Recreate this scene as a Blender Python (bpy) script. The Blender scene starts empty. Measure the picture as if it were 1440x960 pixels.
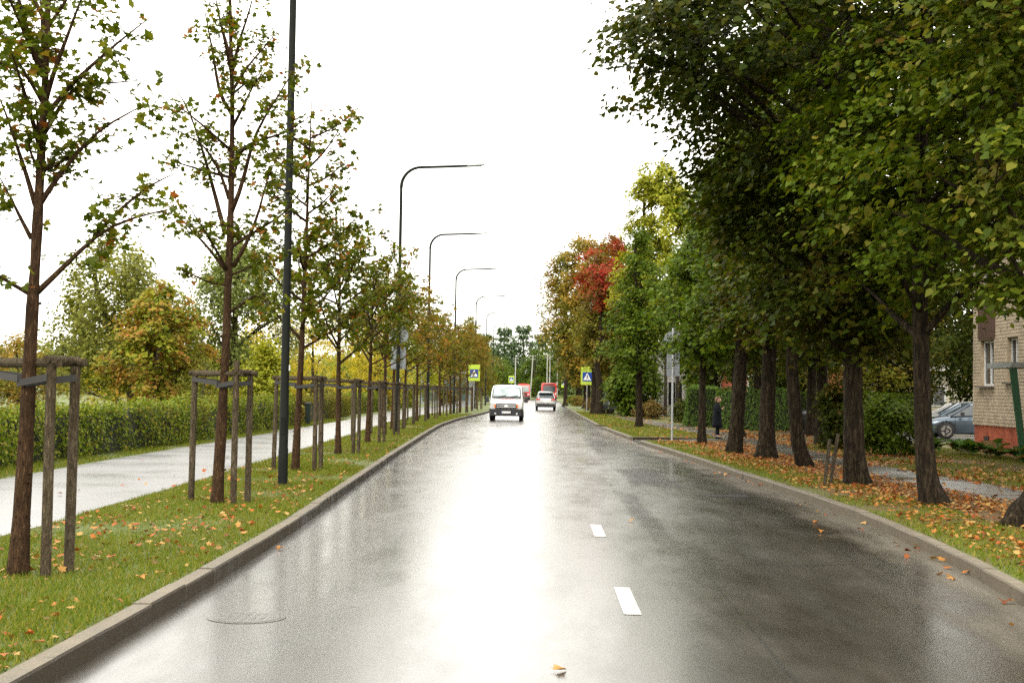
import bpy, bmesh, math, random
import numpy as np
from math import sin, cos, pi, radians, atan
from mathutils import Matrix, Vector

rng = np.random.default_rng(7)
random.seed(7)
SC = bpy.context.scene
COL = SC.collection

# ------------------------------------------------------------------ camera
EYE = np.array([0.0, 0.0, 1.75])
FPX = 1900.0
_yaw, _pit, _rol = atan(40 / FPX), atan(69 / FPX), radians(0.9)
_f = np.array([-sin(_yaw) * cos(_pit), cos(_yaw) * cos(_pit), sin(_pit)])
_r = np.array([cos(_yaw), sin(_yaw), 0.0])
_u = np.cross(_r, _f)
CR = _r * cos(_rol) + _u * sin(_rol)
CU = _u * cos(_rol) - _r * sin(_rol)
cam = bpy.data.cameras.new('camera')
cam.sensor_width = 36.0
cam.lens = FPX / 1440 * 36
cam.clip_start = 0.1
cam.clip_end = 3000
camo = bpy.data.objects.new('camera', cam)
COL.objects.link(camo)
M = Matrix.Identity(4)
for i in range(3):
    M[i][0], M[i][1], M[i][2], M[i][3] = CR[i], CU[i], -_f[i], EYE[i]
camo.matrix_world = M
SC.camera = camo

# ------------------------------------------------------------------ sky, sun, exposure
SUN_EL, SUN_AZ = radians(48), radians(205)      # azimuth clockwise from +Y
w = bpy.data.worlds.new('World')
SC.world = w
w.use_nodes = True
nt = w.node_tree
bg = nt.nodes['Background']
sky = nt.nodes.new('ShaderNodeTexSky')
sky.sky_type = 'NISHITA'
sky.sun_disc = False
sky.sun_elevation = SUN_EL
sky.sun_rotation = SUN_AZ
cl = nt.nodes.new('ShaderNodeTexNoise')
cl.inputs['Scale'].default_value = 2.2
cl.inputs['Detail'].default_value = 4
cr_ = nt.nodes.new('ShaderNodeValToRGB')
cr_.color_ramp.elements[0].position = 0.3
cr_.color_ramp.elements[0].color = (0.90, 0.87, 0.80, 1)
cr_.color_ramp.elements[1].position = 0.7
cr_.color_ramp.elements[1].color = (1.0, 0.965, 0.89, 1)
sc_ = nt.nodes.new('ShaderNodeVectorMath')
sc_.operation = 'SCALE'
sc_.inputs['Scale'].default_value = 13.0
mx = nt.nodes.new('ShaderNodeMixRGB')
mx.inputs[0].default_value = 0.93
nt.links.new(cl.outputs['Fac'], cr_.inputs[0])
nt.links.new(cr_.outputs[0], sc_.inputs[0])
nt.links.new(sky.outputs[0], mx.inputs[1])
nt.links.new(sc_.outputs[0], mx.inputs[2])
nt.links.new(mx.outputs[0], bg.inputs['Color'])
bg.inputs['Strength'].default_value = 0.1
sun = bpy.data.lights.new('sun', 'SUN')
sun.energy = 0.8
sun.angle = radians(25)
sun.color = (1.0, 0.96, 0.9)
suno = bpy.data.objects.new('sun', sun)
COL.objects.link(suno)
sd = Vector((sin(SUN_AZ) * cos(SUN_EL), cos(SUN_AZ) * cos(SUN_EL), sin(SUN_EL)))
suno.rotation_euler = (-sd).to_track_quat('-Z', 'Y').to_euler()
SC.view_settings.view_transform = 'Standard'
SC.view_settings.look = 'None'
SC.view_settings.gamma = 1
SC.view_settings.exposure = 1.45
SC.view_settings.use_curve_mapping = False
SC.render.engine = 'CYCLES'
cy = SC.cycles
cy.max_bounces = 6
cy.diffuse_bounces = 3
cy.glossy_bounces = 3
cy.transmission_bounces = 4
cy.transparent_max_bounces = 4
cy.use_denoising = False
cy.sample_clamp_indirect = 4.0
cy.caustics_reflective = False
cy.caustics_refractive = False

# ------------------------------------------------------------------ materials
MATS = {}


def _new(name):
    m = bpy.data.materials.new(name)
    m.use_nodes = True
    t = m.node_tree
    t.nodes.clear()
    o = t.nodes.new('ShaderNodeOutputMaterial')
    MATS[name] = m
    return m, t, o


def N(t, kind, **kw):
    n = t.nodes.new(kind)
    for k, v in kw.items():
        if k.startswith('i_'):
            n.inputs[k[2:].replace('_', ' ')].default_value = v
        else:
            setattr(n, k, v)
    return n


def ramp(t, stops, fac):
    r = t.nodes.new('ShaderNodeValToRGB')
    e = r.color_ramp.elements
    while len(e) < len(stops):
        e.new(0.5)
    for k, (p, c) in zip(e, stops):
        k.position = p
        k.color = (c[0], c[1], c[2], 1)
    t.links.new(fac, r.inputs[0])
    return r.outputs[0]


def texco(t, scale=(1, 1, 1), which='Object'):
    tc = t.nodes.new('ShaderNodeTexCoord')
    mp = t.nodes.new('ShaderNodeMapping')
    mp.inputs['Scale'].default_value = scale
    t.links.new(tc.outputs[which], mp.inputs[0])
    return mp.outputs[0]


def wpos(t, scale=(1, 1, 1)):
    g = t.nodes.new('ShaderNodeNewGeometry')
    mp = t.nodes.new('ShaderNodeMapping')
    mp.inputs['Scale'].default_value = scale
    t.links.new(g.outputs['Position'], mp.inputs[0])
    return mp.outputs[0]


def noise(t, vec, scale, detail=4, rough=0.55):
    n = N(t, 'ShaderNodeTexNoise', i_Scale=scale, i_Detail=detail, i_Roughness=rough)
    t.links.new(vec, n.inputs['Vector'])
    return n.outputs['Fac']


def bump(t, h, strength, dist=0.02):
    b = N(t, 'ShaderNodeBump', i_Strength=strength, i_Distance=dist)
    t.links.new(h, b.inputs['Height'])
    return b.outputs[0]


def mixc(t, f, a, b, mode='MIX'):
    m = t.nodes.new('ShaderNodeMixRGB')
    m.blend_type = mode
    for s, v in ((0, f), (1, a), (2, b)):
        if hasattr(v, 'is_linked'):
            t.links.new(v, m.inputs[s])
        elif s == 0:
            m.inputs[0].default_value = v
        else:
            m.inputs[s].default_value = (v[0], v[1], v[2], 1)
    return m.outputs[0]


def fmath(t, op, a, b=None, clamp=False):
    m = t.nodes.new('ShaderNodeMath')
    m.operation = op
    m.use_clamp = clamp
    for s, v in ((0, a), (1, b)):
        if v is None:
            continue
        if hasattr(v, 'is_linked'):
            t.links.new(v, m.inputs[s])
        else:
            m.inputs[s].default_value = v
    return m.outputs[0]


def mrange(t, v, a, b, c, d):
    m = t.nodes.new('ShaderNodeMapRange')
    for i, x in enumerate((a, b, c, d)):
        m.inputs[i + 1].default_value = x
    t.links.new(v, m.inputs[0])
    return m.outputs[0]


def plain(name, col, rough=0.5, metal=0.0, var=0.12, scale=6.0, bmp=0.0, coat=0.0, spec=0.5):
    m, t, o = _new(name)
    p = N(t, 'ShaderNodeBsdfPrincipled', i_Roughness=rough, i_Metallic=metal)
    p.inputs['Coat Weight'].default_value = coat
    p.inputs['Specular IOR Level'].default_value = spec
    v = texco(t)
    n = noise(t, v, scale, 5)
    lo = [max(0, c * (1 - var)) for c in col]
    hi = [min(1, c * (1 + var)) for c in col]
    c = ramp(t, [(0.3, lo), (0.7, hi)], n)
    t.links.new(c, p.inputs['Base Color'])
    if bmp:
        t.links.new(bump(t, noise(t, v, scale * 8, 4), bmp, 0.01), p.inputs['Normal'])
    t.links.new(p.outputs[0], o.inputs[0])
    return m


def island_random(t):
    g = t.nodes.new('ShaderNodeNewGeometry')
    oi = t.nodes.new('ShaderNodeObjectInfo')
    s = fmath(t, 'ADD', g.outputs['Random Per Island'], oi.outputs['Random'])
    return fmath(t, 'FRACT', s)


LEAF_K = 0.95


def leafmat(name, stops, patch=None, pscale=0.5, plo=0.5, phi=0.62, trans=0.35, rough=0.5, spec=0.09, tcol=(1.25, 1.2, 0.6)):
    """leaf colour by leaf, plus autumn patches by place in the crown"""
    m, t, o = _new(name)
    rnd = island_random(t)
    stops = [(a, [x * LEAF_K for x in b]) for a, b in stops]
    patch = patch and [(a, [x * LEAF_K for x in b]) for a, b in patch]
    c = ramp(t, stops, rnd)
    if patch:
        nz = noise(t, wpos(t), pscale, 3)
        rn2 = fmath(t, 'MULTIPLY', fmath(t, 'SUBTRACT', fmath(t, 'FRACT', fmath(t, 'MULTIPLY', rnd, 17.3)), 0.5), 0.16)
        f = mrange(t, fmath(t, 'ADD', nz, rn2), plo, phi, 0, 1)
        pc = ramp(t, patch, fmath(t, 'FRACT', fmath(t, 'MULTIPLY', rnd, 7.7)))
        c = mixc(t, f, c, pc)
    p = N(t, 'ShaderNodeBsdfPrincipled', i_Roughness=rough)
    p.inputs['Specular IOR Level'].default_value = spec
    t.links.new(c, p.inputs['Base Color'])
    tr = t.nodes.new('ShaderNodeBsdfTranslucent')
    tc = mixc(t, 1.0, c, tcol, 'MULTIPLY')
    t.links.new(tc, tr.inputs[0])
    ms = t.nodes.new('ShaderNodeMixShader')
    ms.inputs[0].default_value = trans
    t.links.new(p.outputs[0], ms.inputs[1])
    t.links.new(tr.outputs[0], ms.inputs[2])
    t.links.new(ms.outputs[0], o.inputs[0])
    return m


def barkmat(name, a, b, vscale=1.0, moss=None, fis=0.25):
    m, t, o = _new(name)
    p = N(t, 'ShaderNodeBsdfPrincipled', i_Roughness=0.85)
    p.inputs['Specular IOR Level'].default_value = 0.12
    v = texco(t, (5 * vscale, 5 * vscale, 1.2 * vscale))
    n1 = noise(t, v, 3.0, 8, 0.65)
    c = ramp(t, [(0.3, a), (0.68, b)], n1)
    n2 = noise(t, texco(t), 1.6, 3)
    c = mixc(t, mrange(t, n2, 0.45, 0.7, 0, 0.65), c, moss or [x * 0.55 for x in a])
    fi = noise(t, texco(t, (26 * vscale, 26 * vscale, 4.5 * vscale)), 1.0, 6, 0.6)
    c = mixc(t, mrange(t, fi, 0.42, 0.56, fis, 0), c, [x * 0.35 for x in a])
    n1 = fmath(t, 'ADD', fmath(t, 'MULTIPLY', n1, 0.5), mrange(t, fi, 0.36, 0.6, 0, 1))
    t.links.new(c, p.inputs['Base Color'])
    t.links.new(bump(t, n1, 1.0, 0.04), p.inputs['Normal'])
    t.links.new(p.outputs[0], o.inputs[0])
    return m


# asphalt under a film of rain
def roadmat():
    m, t, o = _new('wet_asphalt')
    p = N(t, 'ShaderNodeBsdfPrincipled')
    P = wpos(t)
    grain = noise(t, P, 55, 5, 0.8)
    big = noise(t, wpos(t, (0.8, 0.12, 1)), 0.9, 5, 0.6)
    mid = noise(t, wpos(t, (1.6, 0.5, 1)), 1.3, 5, 0.6)
    c = ramp(t, [(0.25, (0.010, 0.008, 0.005)), (0.55, (0.03, 0.025, 0.017)), (0.8, (0.11, 0.095, 0.07))], grain)
    c = mixc(t, mrange(t, mid, 0.4, 0.72, 0, 0.4), c, (0.06, 0.051, 0.037))
    trk = noise(t, wpos(t, (1.5, 0.02, 1)), 1.0, 3)
    c = mixc(t, mrange(t, trk, 0.45, 0.65, 0, 0.55), c, (0.02, 0.018, 0.015))
    # tar-sealed cracks and old patches
    vo = N(t, 'ShaderNodeTexVoronoi', i_Scale=0.16)
    vo.feature = 'DISTANCE_TO_EDGE'
    wv = mixc(t, 0.12, wpos(t, (1.0, 0.35, 1)), noise(t, P, 0.8, 3))
    t.links.new(wv, vo.inputs['Vector'])
    crack = mrange(t, vo.outputs['Distance'], 0.0, 0.003, 1, 0)
    c = mixc(t, fmath(t, 'MULTIPLY', crack, 0.7), c, (0.012, 0.012, 0.012))
    t.links.new(c, p.inputs['Base Color'])
    r = mrange(t, fmath(t, 'ADD', fmath(t, 'MULTIPLY', big, 0.65), fmath(t, 'MULTIPLY', mid, 0.35)), 0.36, 0.66, 0.3, 0.5)
    t.links.new(r, p.inputs['Roughness'])
    p.inputs['Specular IOR Level'].default_value = 0.45
    agg = noise(t, P, 70, 3, 0.7)
    t.links.new(mrange(t, fmath(t, 'ADD', fmath(t, 'MULTIPLY', agg, 0.7), fmath(t, 'MULTIPLY', grain, 0.3)), 0.36, 0.62, 1.0, 0.65), p.inputs['Coat Weight'])
    p.inputs['Coat IOR'].default_value = 1.33
    t.links.new(mrange(t, fmath(t, 'ADD', fmath(t, 'MULTIPLY', big, 0.6), fmath(t, 'MULTIPLY', mid, 0.4)), 0.38, 0.62, 0.14, 0.28), p.inputs['Coat Roughness'])
    h = fmath(t, 'ADD', fmath(t, 'MULTIPLY', grain, mrange(t, big, 0.38, 0.6, 0.12, 0.9)), fmath(t, 'MULTIPLY', noise(t, wpos(t, (1, 0.35, 1)), 1.2, 2), 1.0))
    t.links.new(bump(t, h, 0.15, 0.006), p.inputs['Normal'])
    t.links.new(bump(t, fmath(t, 'ADD', grain, fmath(t, 'MULTIPLY', noise(t, wpos(t, (1, 0.3, 1)), 1.2, 2), 0.6)), 0.035, 0.005), p.inputs['Coat Normal'])
    t.links.new(p.outputs[0], o.inputs[0])
    return m


def wetmat(name, a, b, r0, r1, scale=1.2, bmp=0.25):
    m, t, o = _new(name)
    p = N(t, 'ShaderNodeBsdfPrincipled')
    if name == 'wet_path': p.inputs['Specular IOR Level'].default_value = 0.3
    if 'concrete' in name: p.inputs['Specular IOR Level'].default_value = 0.12
    P = wpos(t)
    g = noise(t, P, 40, 5, 0.75)
    q = noise(t, P, scale, 5)
    c = ramp(t, [(0.3, a), (0.7, b)], fmath(t, 'ADD', fmath(t, 'MULTIPLY', g, 0.5), fmath(t, 'MULTIPLY', q, 0.5)))
    t.links.new(c, p.inputs['Base Color'])
    t.links.new(mrange(t, q, 0.35, 0.65, r0, r1), p.inputs['Roughness'])
    t.links.new(bump(t, g, bmp, 0.006), p.inputs['Normal'])
    t.links.new(p.outputs[0], o.inputs[0])
    return m


def lawnmat():
    m, t, o = _new('lawn_soil_and_grass')
    p = N(t, 'ShaderNodeBsdfPrincipled', i_Roughness=0.8)
    P = wpos(t)
    n1 = noise(t, P, 0.9, 6, 0.65)
    n2 = noise(t, P, 30, 6, 0.8)
    c = ramp(t, [(0.25, (0.04, 0.065, 0.007)), (0.5, (0.075, 0.105, 0.011)), (0.75, (0.13, 0.13, 0.02))], n2)
    c = mixc(t, mrange(t, n1, 0.5, 0.72, 0, 0.75), c, (0.12, 0.085, 0.03))
    # leaf-littered, barer soil under the old trees on the right
    sx = t.nodes.new('ShaderNodeSeparateXYZ')
    t.links.new(P, sx.inputs[0])
    f = mrange(t, fmath(t, 'ADD', sx.outputs[0], fmath(t, 'MULTIPLY', n1, 2.6)), 5.5, 6.7, 0, 0.8)
    f2 = mrange(t, sx.outputs[1], 40, 75, 1, 0.25)
    f3 = mrange(t, sx.outputs[0], 12, 16, 1, 0.2)
    f = fmath(t, 'MULTIPLY', fmath(t, 'MULTIPLY', f, f2), f3)
    c = mixc(t, f, c, ramp(t, [(0.3, (0.05, 0.026, 0.009)), (0.55, (0.13, 0.06, 0.018)), (0.75, (0.22, 0.11, 0.03))], n2))
    t.links.new(c, p.inputs['Base Color'])
    t.links.new(bump(t, n2, 0.7, 0.03), p.inputs['Normal'])
    t.links.new(p.outputs[0], o.inputs[0])
    return m


roadmat()
lawnmat()
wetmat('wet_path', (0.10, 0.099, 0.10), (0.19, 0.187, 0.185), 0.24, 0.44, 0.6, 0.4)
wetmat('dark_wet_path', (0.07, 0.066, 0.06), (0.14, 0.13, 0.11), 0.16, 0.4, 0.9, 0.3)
wetmat('kerb_concrete', (0.09, 0.078, 0.058), (0.22, 0.19, 0.145), 0.45, 0.75, 2.5, 0.8)
wetmat('dark_side_concrete', (0.022, 0.017, 0.011), (0.06, 0.047, 0.032), 0.35, 0.6, 2.5, 0.8)
wetmat('mid_side_concrete', (0.06, 0.05, 0.035), (0.15, 0.125, 0.09), 0.4, 0.65, 2.5, 0.8)
m, t, o = _new('road_paint')
p = N(t, 'ShaderNodeBsdfPrincipled', i_Roughness=.35)
t.links.new(ramp(t, [(.3, (.36, .36, .34)), (.7, (.62, .62, .59))], noise(t, wpos(t), 9, 5)), p.inputs['Base Color'])
tb = t.nodes.new('ShaderNodeBsdfTransparent'); ms_ = t.nodes.new('ShaderNodeMixShader')
t.links.new(mrange(t, noise(t, wpos(t), 26, 6, .75), .36, .5, .15, 1), ms_.inputs[0])
t.links.new(tb.outputs[0], ms_.inputs[1]); t.links.new(p.outputs[0], ms_.inputs[2]); t.links.new(ms_.outputs[0], o.inputs[0])
plain('patched_asphalt', (0.022, 0.019, 0.016), 0.6, 0, 0.4, 3, 0.5, 0, 0.25)
plain('cast_iron', (0.025, 0.022, 0.02), 0.55, 0, 0.3, 10, 0.15, 0, 0.2)
plain('base_ground', (0.07, 0.09, 0.03), 0.9, 0, 0.3, 0.2)

LIND = [(0.0, (0.036, 0.062, 0.003)), (0.35, (0.06, 0.097, 0.005)), (0.7, (0.09, 0.13, 0.007)), (0.93, (0.13, 0.15, 0.013)), (1.0, (0.18, 0.14, 0.02))]
leafmat('linden_leaves', LIND, patch=[(0.0, (0.13, 0.12, 0.025)), (0.6, (0.17, 0.12, 0.03)), (1.0, (0.14, 0.06, 0.02))], pscale=0.7, plo=0.62, phi=0.78, trans=0.3)
leafmat('bright_linden_leaves', [(0, (0.034, 0.056, 0.003)), (0.5, (0.065, 0.098, 0.006)), (0.85, (0.12, 0.15, 0.012)), (1, (0.19, 0.18, 0.024))], patch=[(0, (0.16, 0.16, 0.03)), (1, (0.2, 0.13, 0.03))], pscale=0.8, plo=0.58, phi=0.75, trans=0.35)
leafmat('dark_leaves', [(0, (0.022, 0.036, 0.003)), (0.5, (0.04, 0.06, 0.005)), (1, (0.08, 0.08, 0.009))], patch=[(0, (0.11, 0.06, 0.012)), (1, (0.13, 0.10, 0.018))], pscale=0.5, plo=0.58, phi=0.74, trans=0.35)
leafmat('mid_green_leaves', [(0, (0.045, 0.082, 0.005)), (0.5, (0.08, 0.13, 0.009)), (1, (0.14, 0.18, 0.018))], trans=0.35)
leafmat('maple_leaves', [(0, (0.045, 0.066, 0.004)), (0.5, (0.085, 0.115, 0.007)), (0.88, (0.17, 0.17, 0.015)), (0.95, (0.22, 0.11, 0.02)), (1, (0.27, 0.08, 0.02))], patch=[(0, (0.14, 0.12, 0.02)), (0.5, (0.2, 0.1, 0.022)), (1, (0.24, 0.07, 0.02))], pscale=1.3, plo=0.66, phi=0.84, trans=0.42)
leafmat('turning_maple_leaves', [(0, (0.09, 0.105, 0.014)), (0.45, (0.18, 0.16, 0.02)), (0.8, (0.30, 0.17, 0.03)), (1, (0.34, 0.11, 0.03))], patch=[(0, (0.10, 0.13, 0.018)), (1, (0.2, 0.2, 0.03))], pscale=0.6, plo=0.46, phi=0.62, trans=0.45)
leafmat('park_maple_leaves', [(0, (0.10, 0.14, 0.01)), (0.5, (0.18, 0.21, 0.015)), (0.85, (0.28, 0.27, 0.025)), (1, (0.26, 0.2, 0.035))], patch=[(0, (0.38, 0.18, 0.04)), (0.5, (0.32, 0.24, 0.045)), (1, (0.36, 0.12, 0.035))], pscale=1.2, plo=0.49, phi=0.6, trans=0.35)
leafmat('willow_leaves', [(0, (0.10, 0.115, 0.016)), (0.5, (0.17, 0.185, 0.03)), (1, (0.27, 0.265, 0.055))], trans=0.4)
leafmat('grey_green_leaves', [(0, (0.10, 0.13, 0.03)), (0.5, (0.165, 0.2, 0.05)), (1, (0.25, 0.27, 0.085))], trans=0.4)
leafmat('yellow_leaves', [(0, (0.32, 0.28, 0.03)), (0.5, (0.5, 0.42, 0.045)), (1, (0.6, 0.48, 0.07))], patch=[(0, (0.22, 0.24, 0.03)), (1, (0.42, 0.25, 0.045))], pscale=0.4, plo=0.5, phi=0.62, trans=0.55)
leafmat('yellow_green_leaves', [(0, (0.16, 0.19, 0.012)), (0.5, (0.28, 0.30, 0.025)), (1, (0.42, 0.40, 0.05))], trans=0.4)
leafmat('red_maple_leaves', [(0, (0.22, 0.02, 0.012)), (0.5, (0.38, 0.035, 0.022)), (1, (0.4, 0.1, 0.035))], patch=[(0, (0.22, 0.085, 0.025)), (1, (0.13, 0.085, 0.02))], pscale=0.5, plo=0.44, phi=0.56, trans=0.4)
leafmat('orange_leaves', [(0, (0.16, 0.12, 0.015)), (0.5, (0.26, 0.17, 0.022)), (1, (0.34, 0.2, 0.03))], patch=[(0, (0.09, 0.115, 0.012)), (1, (0.17, 0.17, 0.02))], pscale=0.3, plo=0.47, phi=0.6, trans=0.35)
leafmat('olive_leaves', [(0, (0.09, 0.105, 0.011)), (0.5, (0.15, 0.15, 0.016)), (1, (0.22, 0.18, 0.025))], patch=[(0, (0.2, 0.12, 0.025)), (1, (0.15, 0.13, 0.025))], pscale=0.25, plo=0.52, phi=0.66, trans=0.35)
leafmat('conifer_needles', [(0, (0.075, 0.125, 0.05)), (0.5, (0.12, 0.18, 0.075)), (1, (0.17, 0.235, 0.11))], trans=0.15)
leafmat('hedge_leaves', [(0, (0.06, 0.095, 0.006)), (0.5, (0.13, 0.18, 0.012)), (0.9, (0.25, 0.28, 0.028)), (1, (0.28, 0.18, 0.04))], patch=[(0, (0.13, 0.09, 0.02)), (1, (0.17, 0.14, 0.03))], pscale=0.6, plo=0.56, phi=0.7, trans=0.3)
leafmat('clipped_hedge_leaves', [(0, (0.05, 0.10, 0.016)), (0.5, (0.09, 0.16, 0.025)), (1, (0.15, 0.22, 0.04))], trans=0.3)
leafmat('rust_shrub_leaves', [(0, (0.12, 0.07, 0.02)), (0.6, (0.19, 0.11, 0.03)), (1, (0.13, 0.14, 0.03))], trans=0.3)
leafmat('grass_blades', [(0, (0.07, 0.115, 0.007)), (0.5, (0.125, 0.17, 0.012)), (0.8, (0.19, 0.19, 0.025)), (1, (0.3, 0.22, 0.06))], trans=0.3, rough=0.5)
leafmat('fallen_orange', [(0, (0.15, 0.045, 0.015)), (0.3, (0.32, 0.085, 0.02)), (0.6, (0.38, 0.17, 0.04)), (0.85, (0.4, 0.26, 0.09)), (1, (0.10, 0.045, 0.02))], trans=0.1, rough=0.45)
leafmat('hosta_leaves', [(0, (0.05, 0.11, 0.02)), (0.7, (0.09, 0.16, 0.03)), (1, (0.22, 0.13, 0.05))], trans=0.3)

barkmat('linden_bark', (0.014, 0.009, 0.0045), (0.068, 0.049, 0.028), 1.0, (0.026, 0.022, 0.009), 0.7)
barkmat('young_bark', (0.04, 0.021, 0.01), (0.135, 0.075, 0.036), 2.2)
barkmat('far_bark', (0.05, 0.038, 0.024), (0.12, 0.095, 0.06), 1.0)
barkmat('stake_wood', (0.075, 0.056, 0.032), (0.19, 0.15, 0.095), 2.0, (0.06, 0.036, 0.017))
barkmat('weathered_stake', (0.06, 0.045, 0.03), (0.14, 0.11, 0.07), 2.0)
plain('strap_black', (0.02, 0.018, 0.016), 0.7)
plain('lamp_paint', (0.0085, 0.0095, 0.0075), 0.6, 0, 0.2, 4, 0.05, 0, 0.12)
plain('lamp_head_grey', (0.25, 0.25, 0.25), 0.4, 0.5)
plain('galvanised', (0.38, 0.39, 0.40), 0.45, 0.6, 0.15, 5)
plain('sign_back', (0.22, 0.235, 0.25), 0.5, 0.2, 0.12, 4, 0, 0, 0.3)
plain('sign_lime', (0.42, 0.54, 0.05), 0.35, 0, 0.05)
plain('sign_blue', (0.01, 0.05, 0.26), 0.35, 0, 0.05)
plain('sign_white', (0.8, 0.8, 0.8), 0.35, 0, 0.03)
plain('sign_black', (0.01, 0.01, 0.01), 0.4)
plain('concrete_pole', (0.33, 0.32, 0.3), 0.8, 0, 0.1, 3)
plain('wire_black', (0.03, 0.03, 0.03), 0.6)
plain('white_paint', (0.78, 0.78, 0.77), 0.22, 0, 0.03, 3, 0, 0.6)
plain('red_paint', (0.55, 0.025, 0.02), 0.25, 0, 0.08, 2, 0, 0.5)
plain('silver_paint', (0.42, 0.42, 0.41), 0.28, 0.5, 0.05, 3, 0, 0.5)
plain('blue_grey_paint', (0.07, 0.10, 0.135), 0.25, 0.4, 0.06, 3, 0, 0.6)
plain('black_paint', (0.012, 0.014, 0.016), 0.2, 0.1, 0.1, 3, 0, 0.6)
plain('dark_plastic', (0.018, 0.018, 0.018), 0.5, 0, 0.2)
plain('tyre_rubber', (0.014, 0.013, 0.013), 0.75, 0, 0.2)
plain('rim_metal', (0.4, 0.4, 0.4), 0.35, 0.8)
plain('car_glass', (0.03, 0.04, 0.045), 0.06, 0, 0.2, 2, 0, 0, 0.8)
plain('windscreen_glass', (0.28, 0.34, 0.34), 0.07, 0, 0.35, 2.5, 0, 0, 0.7)  # pale base colour stands in for the sky reflected in the glass
plain('chrome', (0.7, 0.7, 0.7), 0.15, 1.0)
plain('lamp_lens_red', (0.5, 0.02, 0.015), 0.2)
plain('lamp_lens_clear', (0.6, 0.6, 0.58), 0.12)
plain('lamp_lens_amber', (0.65, 0.18, 0.03), 0.2)
plain('plate_white', (0.75, 0.75, 0.72), 0.4)
plain('plate_blue', (0.02, 0.06, 0.35), 0.4)
plain('brick_cream', (0.45, 0.37, 0.265), 0.8, 0, 0.22, 3, 0.3)
plain('mortar', (0.17, 0.13, 0.085), 0.9)
plain('plinth_red', (0.34, 0.075, 0.032), 0.75, 0, 0.3, 1.6, 0.3)
plain('brown_panel', (0.085, 0.045, 0.03), 0.7, 0, 0.2)
plain('window_white', (0.72, 0.72, 0.7), 0.35, 0, 0.03)
plain('house_glass', (0.03, 0.032, 0.03), 0.08, 0, 0.3, 1.5)
plain('sill_metal', (0.16, 0.16, 0.15), 0.5, 0.4)
plain('reveal_plaster', (0.42, 0.33, 0.22), 0.85, 0, 0.15)
plain('canopy_grey', (0.32, 0.34, 0.33), 0.6, 0, 0.12)
plain('panel_green', (0.012, 0.085, 0.03), 0.5, 0, 0.2)
plain('roof_grey', (0.2, 0.19, 0.18), 0.8, 0, 0.15)
plain('cream_wall', (0.52, 0.47, 0.36), 0.85, 0, 0.12, 1)
plain('white_wall', (0.68, 0.66, 0.62), 0.85, 0, 0.08, 1)
plain('red_wall', (0.42, 0.1, 0.05), 0.8, 0, 0.2, 1.5)
plain('grey_cladding', (0.2, 0.22, 0.22), 0.5, 0.2, 0.1, 1)
plain('glass_facade', (0.06, 0.09, 0.085), 0.08, 0, 0.3, 0.8)
plain('dark_wood', (0.04, 0.028, 0.02), 0.7)
plain('bin_green', (0.012, 0.022, 0.015), 0.7, 0, 0.2, 4, 0, 0, 0.2)
plain('coat_black', (0.009, 0.01, 0.014), 0.9, 0, 0.25, 8, 0, 0, 0.1)
plain('skin', (0.5, 0.29, 0.2), 0.5, 0, 0.06)
plain('hair_brown', (0.13, 0.06, 0.025), 0.6, 0, 0.3, 20)
plain('shoe_black', (0.015, 0.013, 0.012), 0.4)
plain('hedge_core', (0.018, 0.02, 0.008), 1.0)

# ------------------------------------------------------------------ mesh helpers


def link(name, me, mat=None, parent=None, smooth=False):
    o = bpy.data.objects.new(name, me)
    COL.objects.link(o)
    if mat is not None:
        for x in (mat if isinstance(mat, (list, tuple)) else [mat]):
            me.materials.append(MATS[x])
    if parent is not None:
        o.parent = parent
    if smooth:
        me.polygons.foreach_set('use_smooth', [True] * len(me.polygons))
    return o


def tag(o, label=None, cat=None, group=None, kind=None):
    if label: o['label'] = label
    if cat: o['category'] = cat
    if group: o['group'] = group
    if kind: o['kind'] = kind
    return o


def thing(name, label, cat, loc=(0, 0, 0), rz=0.0, group=None, kind=None):
    o = bpy.data.objects.new(name, None)
    o.empty_display_size = 0.2
    COL.objects.link(o)
    o.location = loc
    o.rotation_euler = (0, 0, rz)
    return tag(o, label, cat, group, kind)


def copy_tree(o, parent=None):
    c = o.copy()
    COL.objects.link(c)
    c.parent = parent
    for ch in list(o.children):
        copy_tree(ch, c)
    return c


def np_mesh(name, verts, faces):
    """verts (n,3), faces (m,k) all of one size"""
    me = bpy.data.meshes.new(name)
    n, (m, k) = len(verts), faces.shape
    me.vertices.add(n)
    me.vertices.foreach_set('co', np.ascontiguousarray(verts, dtype=np.float32).ravel())
    me.loops.add(m * k)
    me.loops.foreach_set('vertex_index', np.ascontiguousarray(faces, dtype=np.int32).ravel())
    me.polygons.add(m)
    me.polygons.foreach_set('loop_start', np.arange(0, m * k, k, dtype=np.int32))
    me.update(calc_edges=True)
    return me


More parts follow.
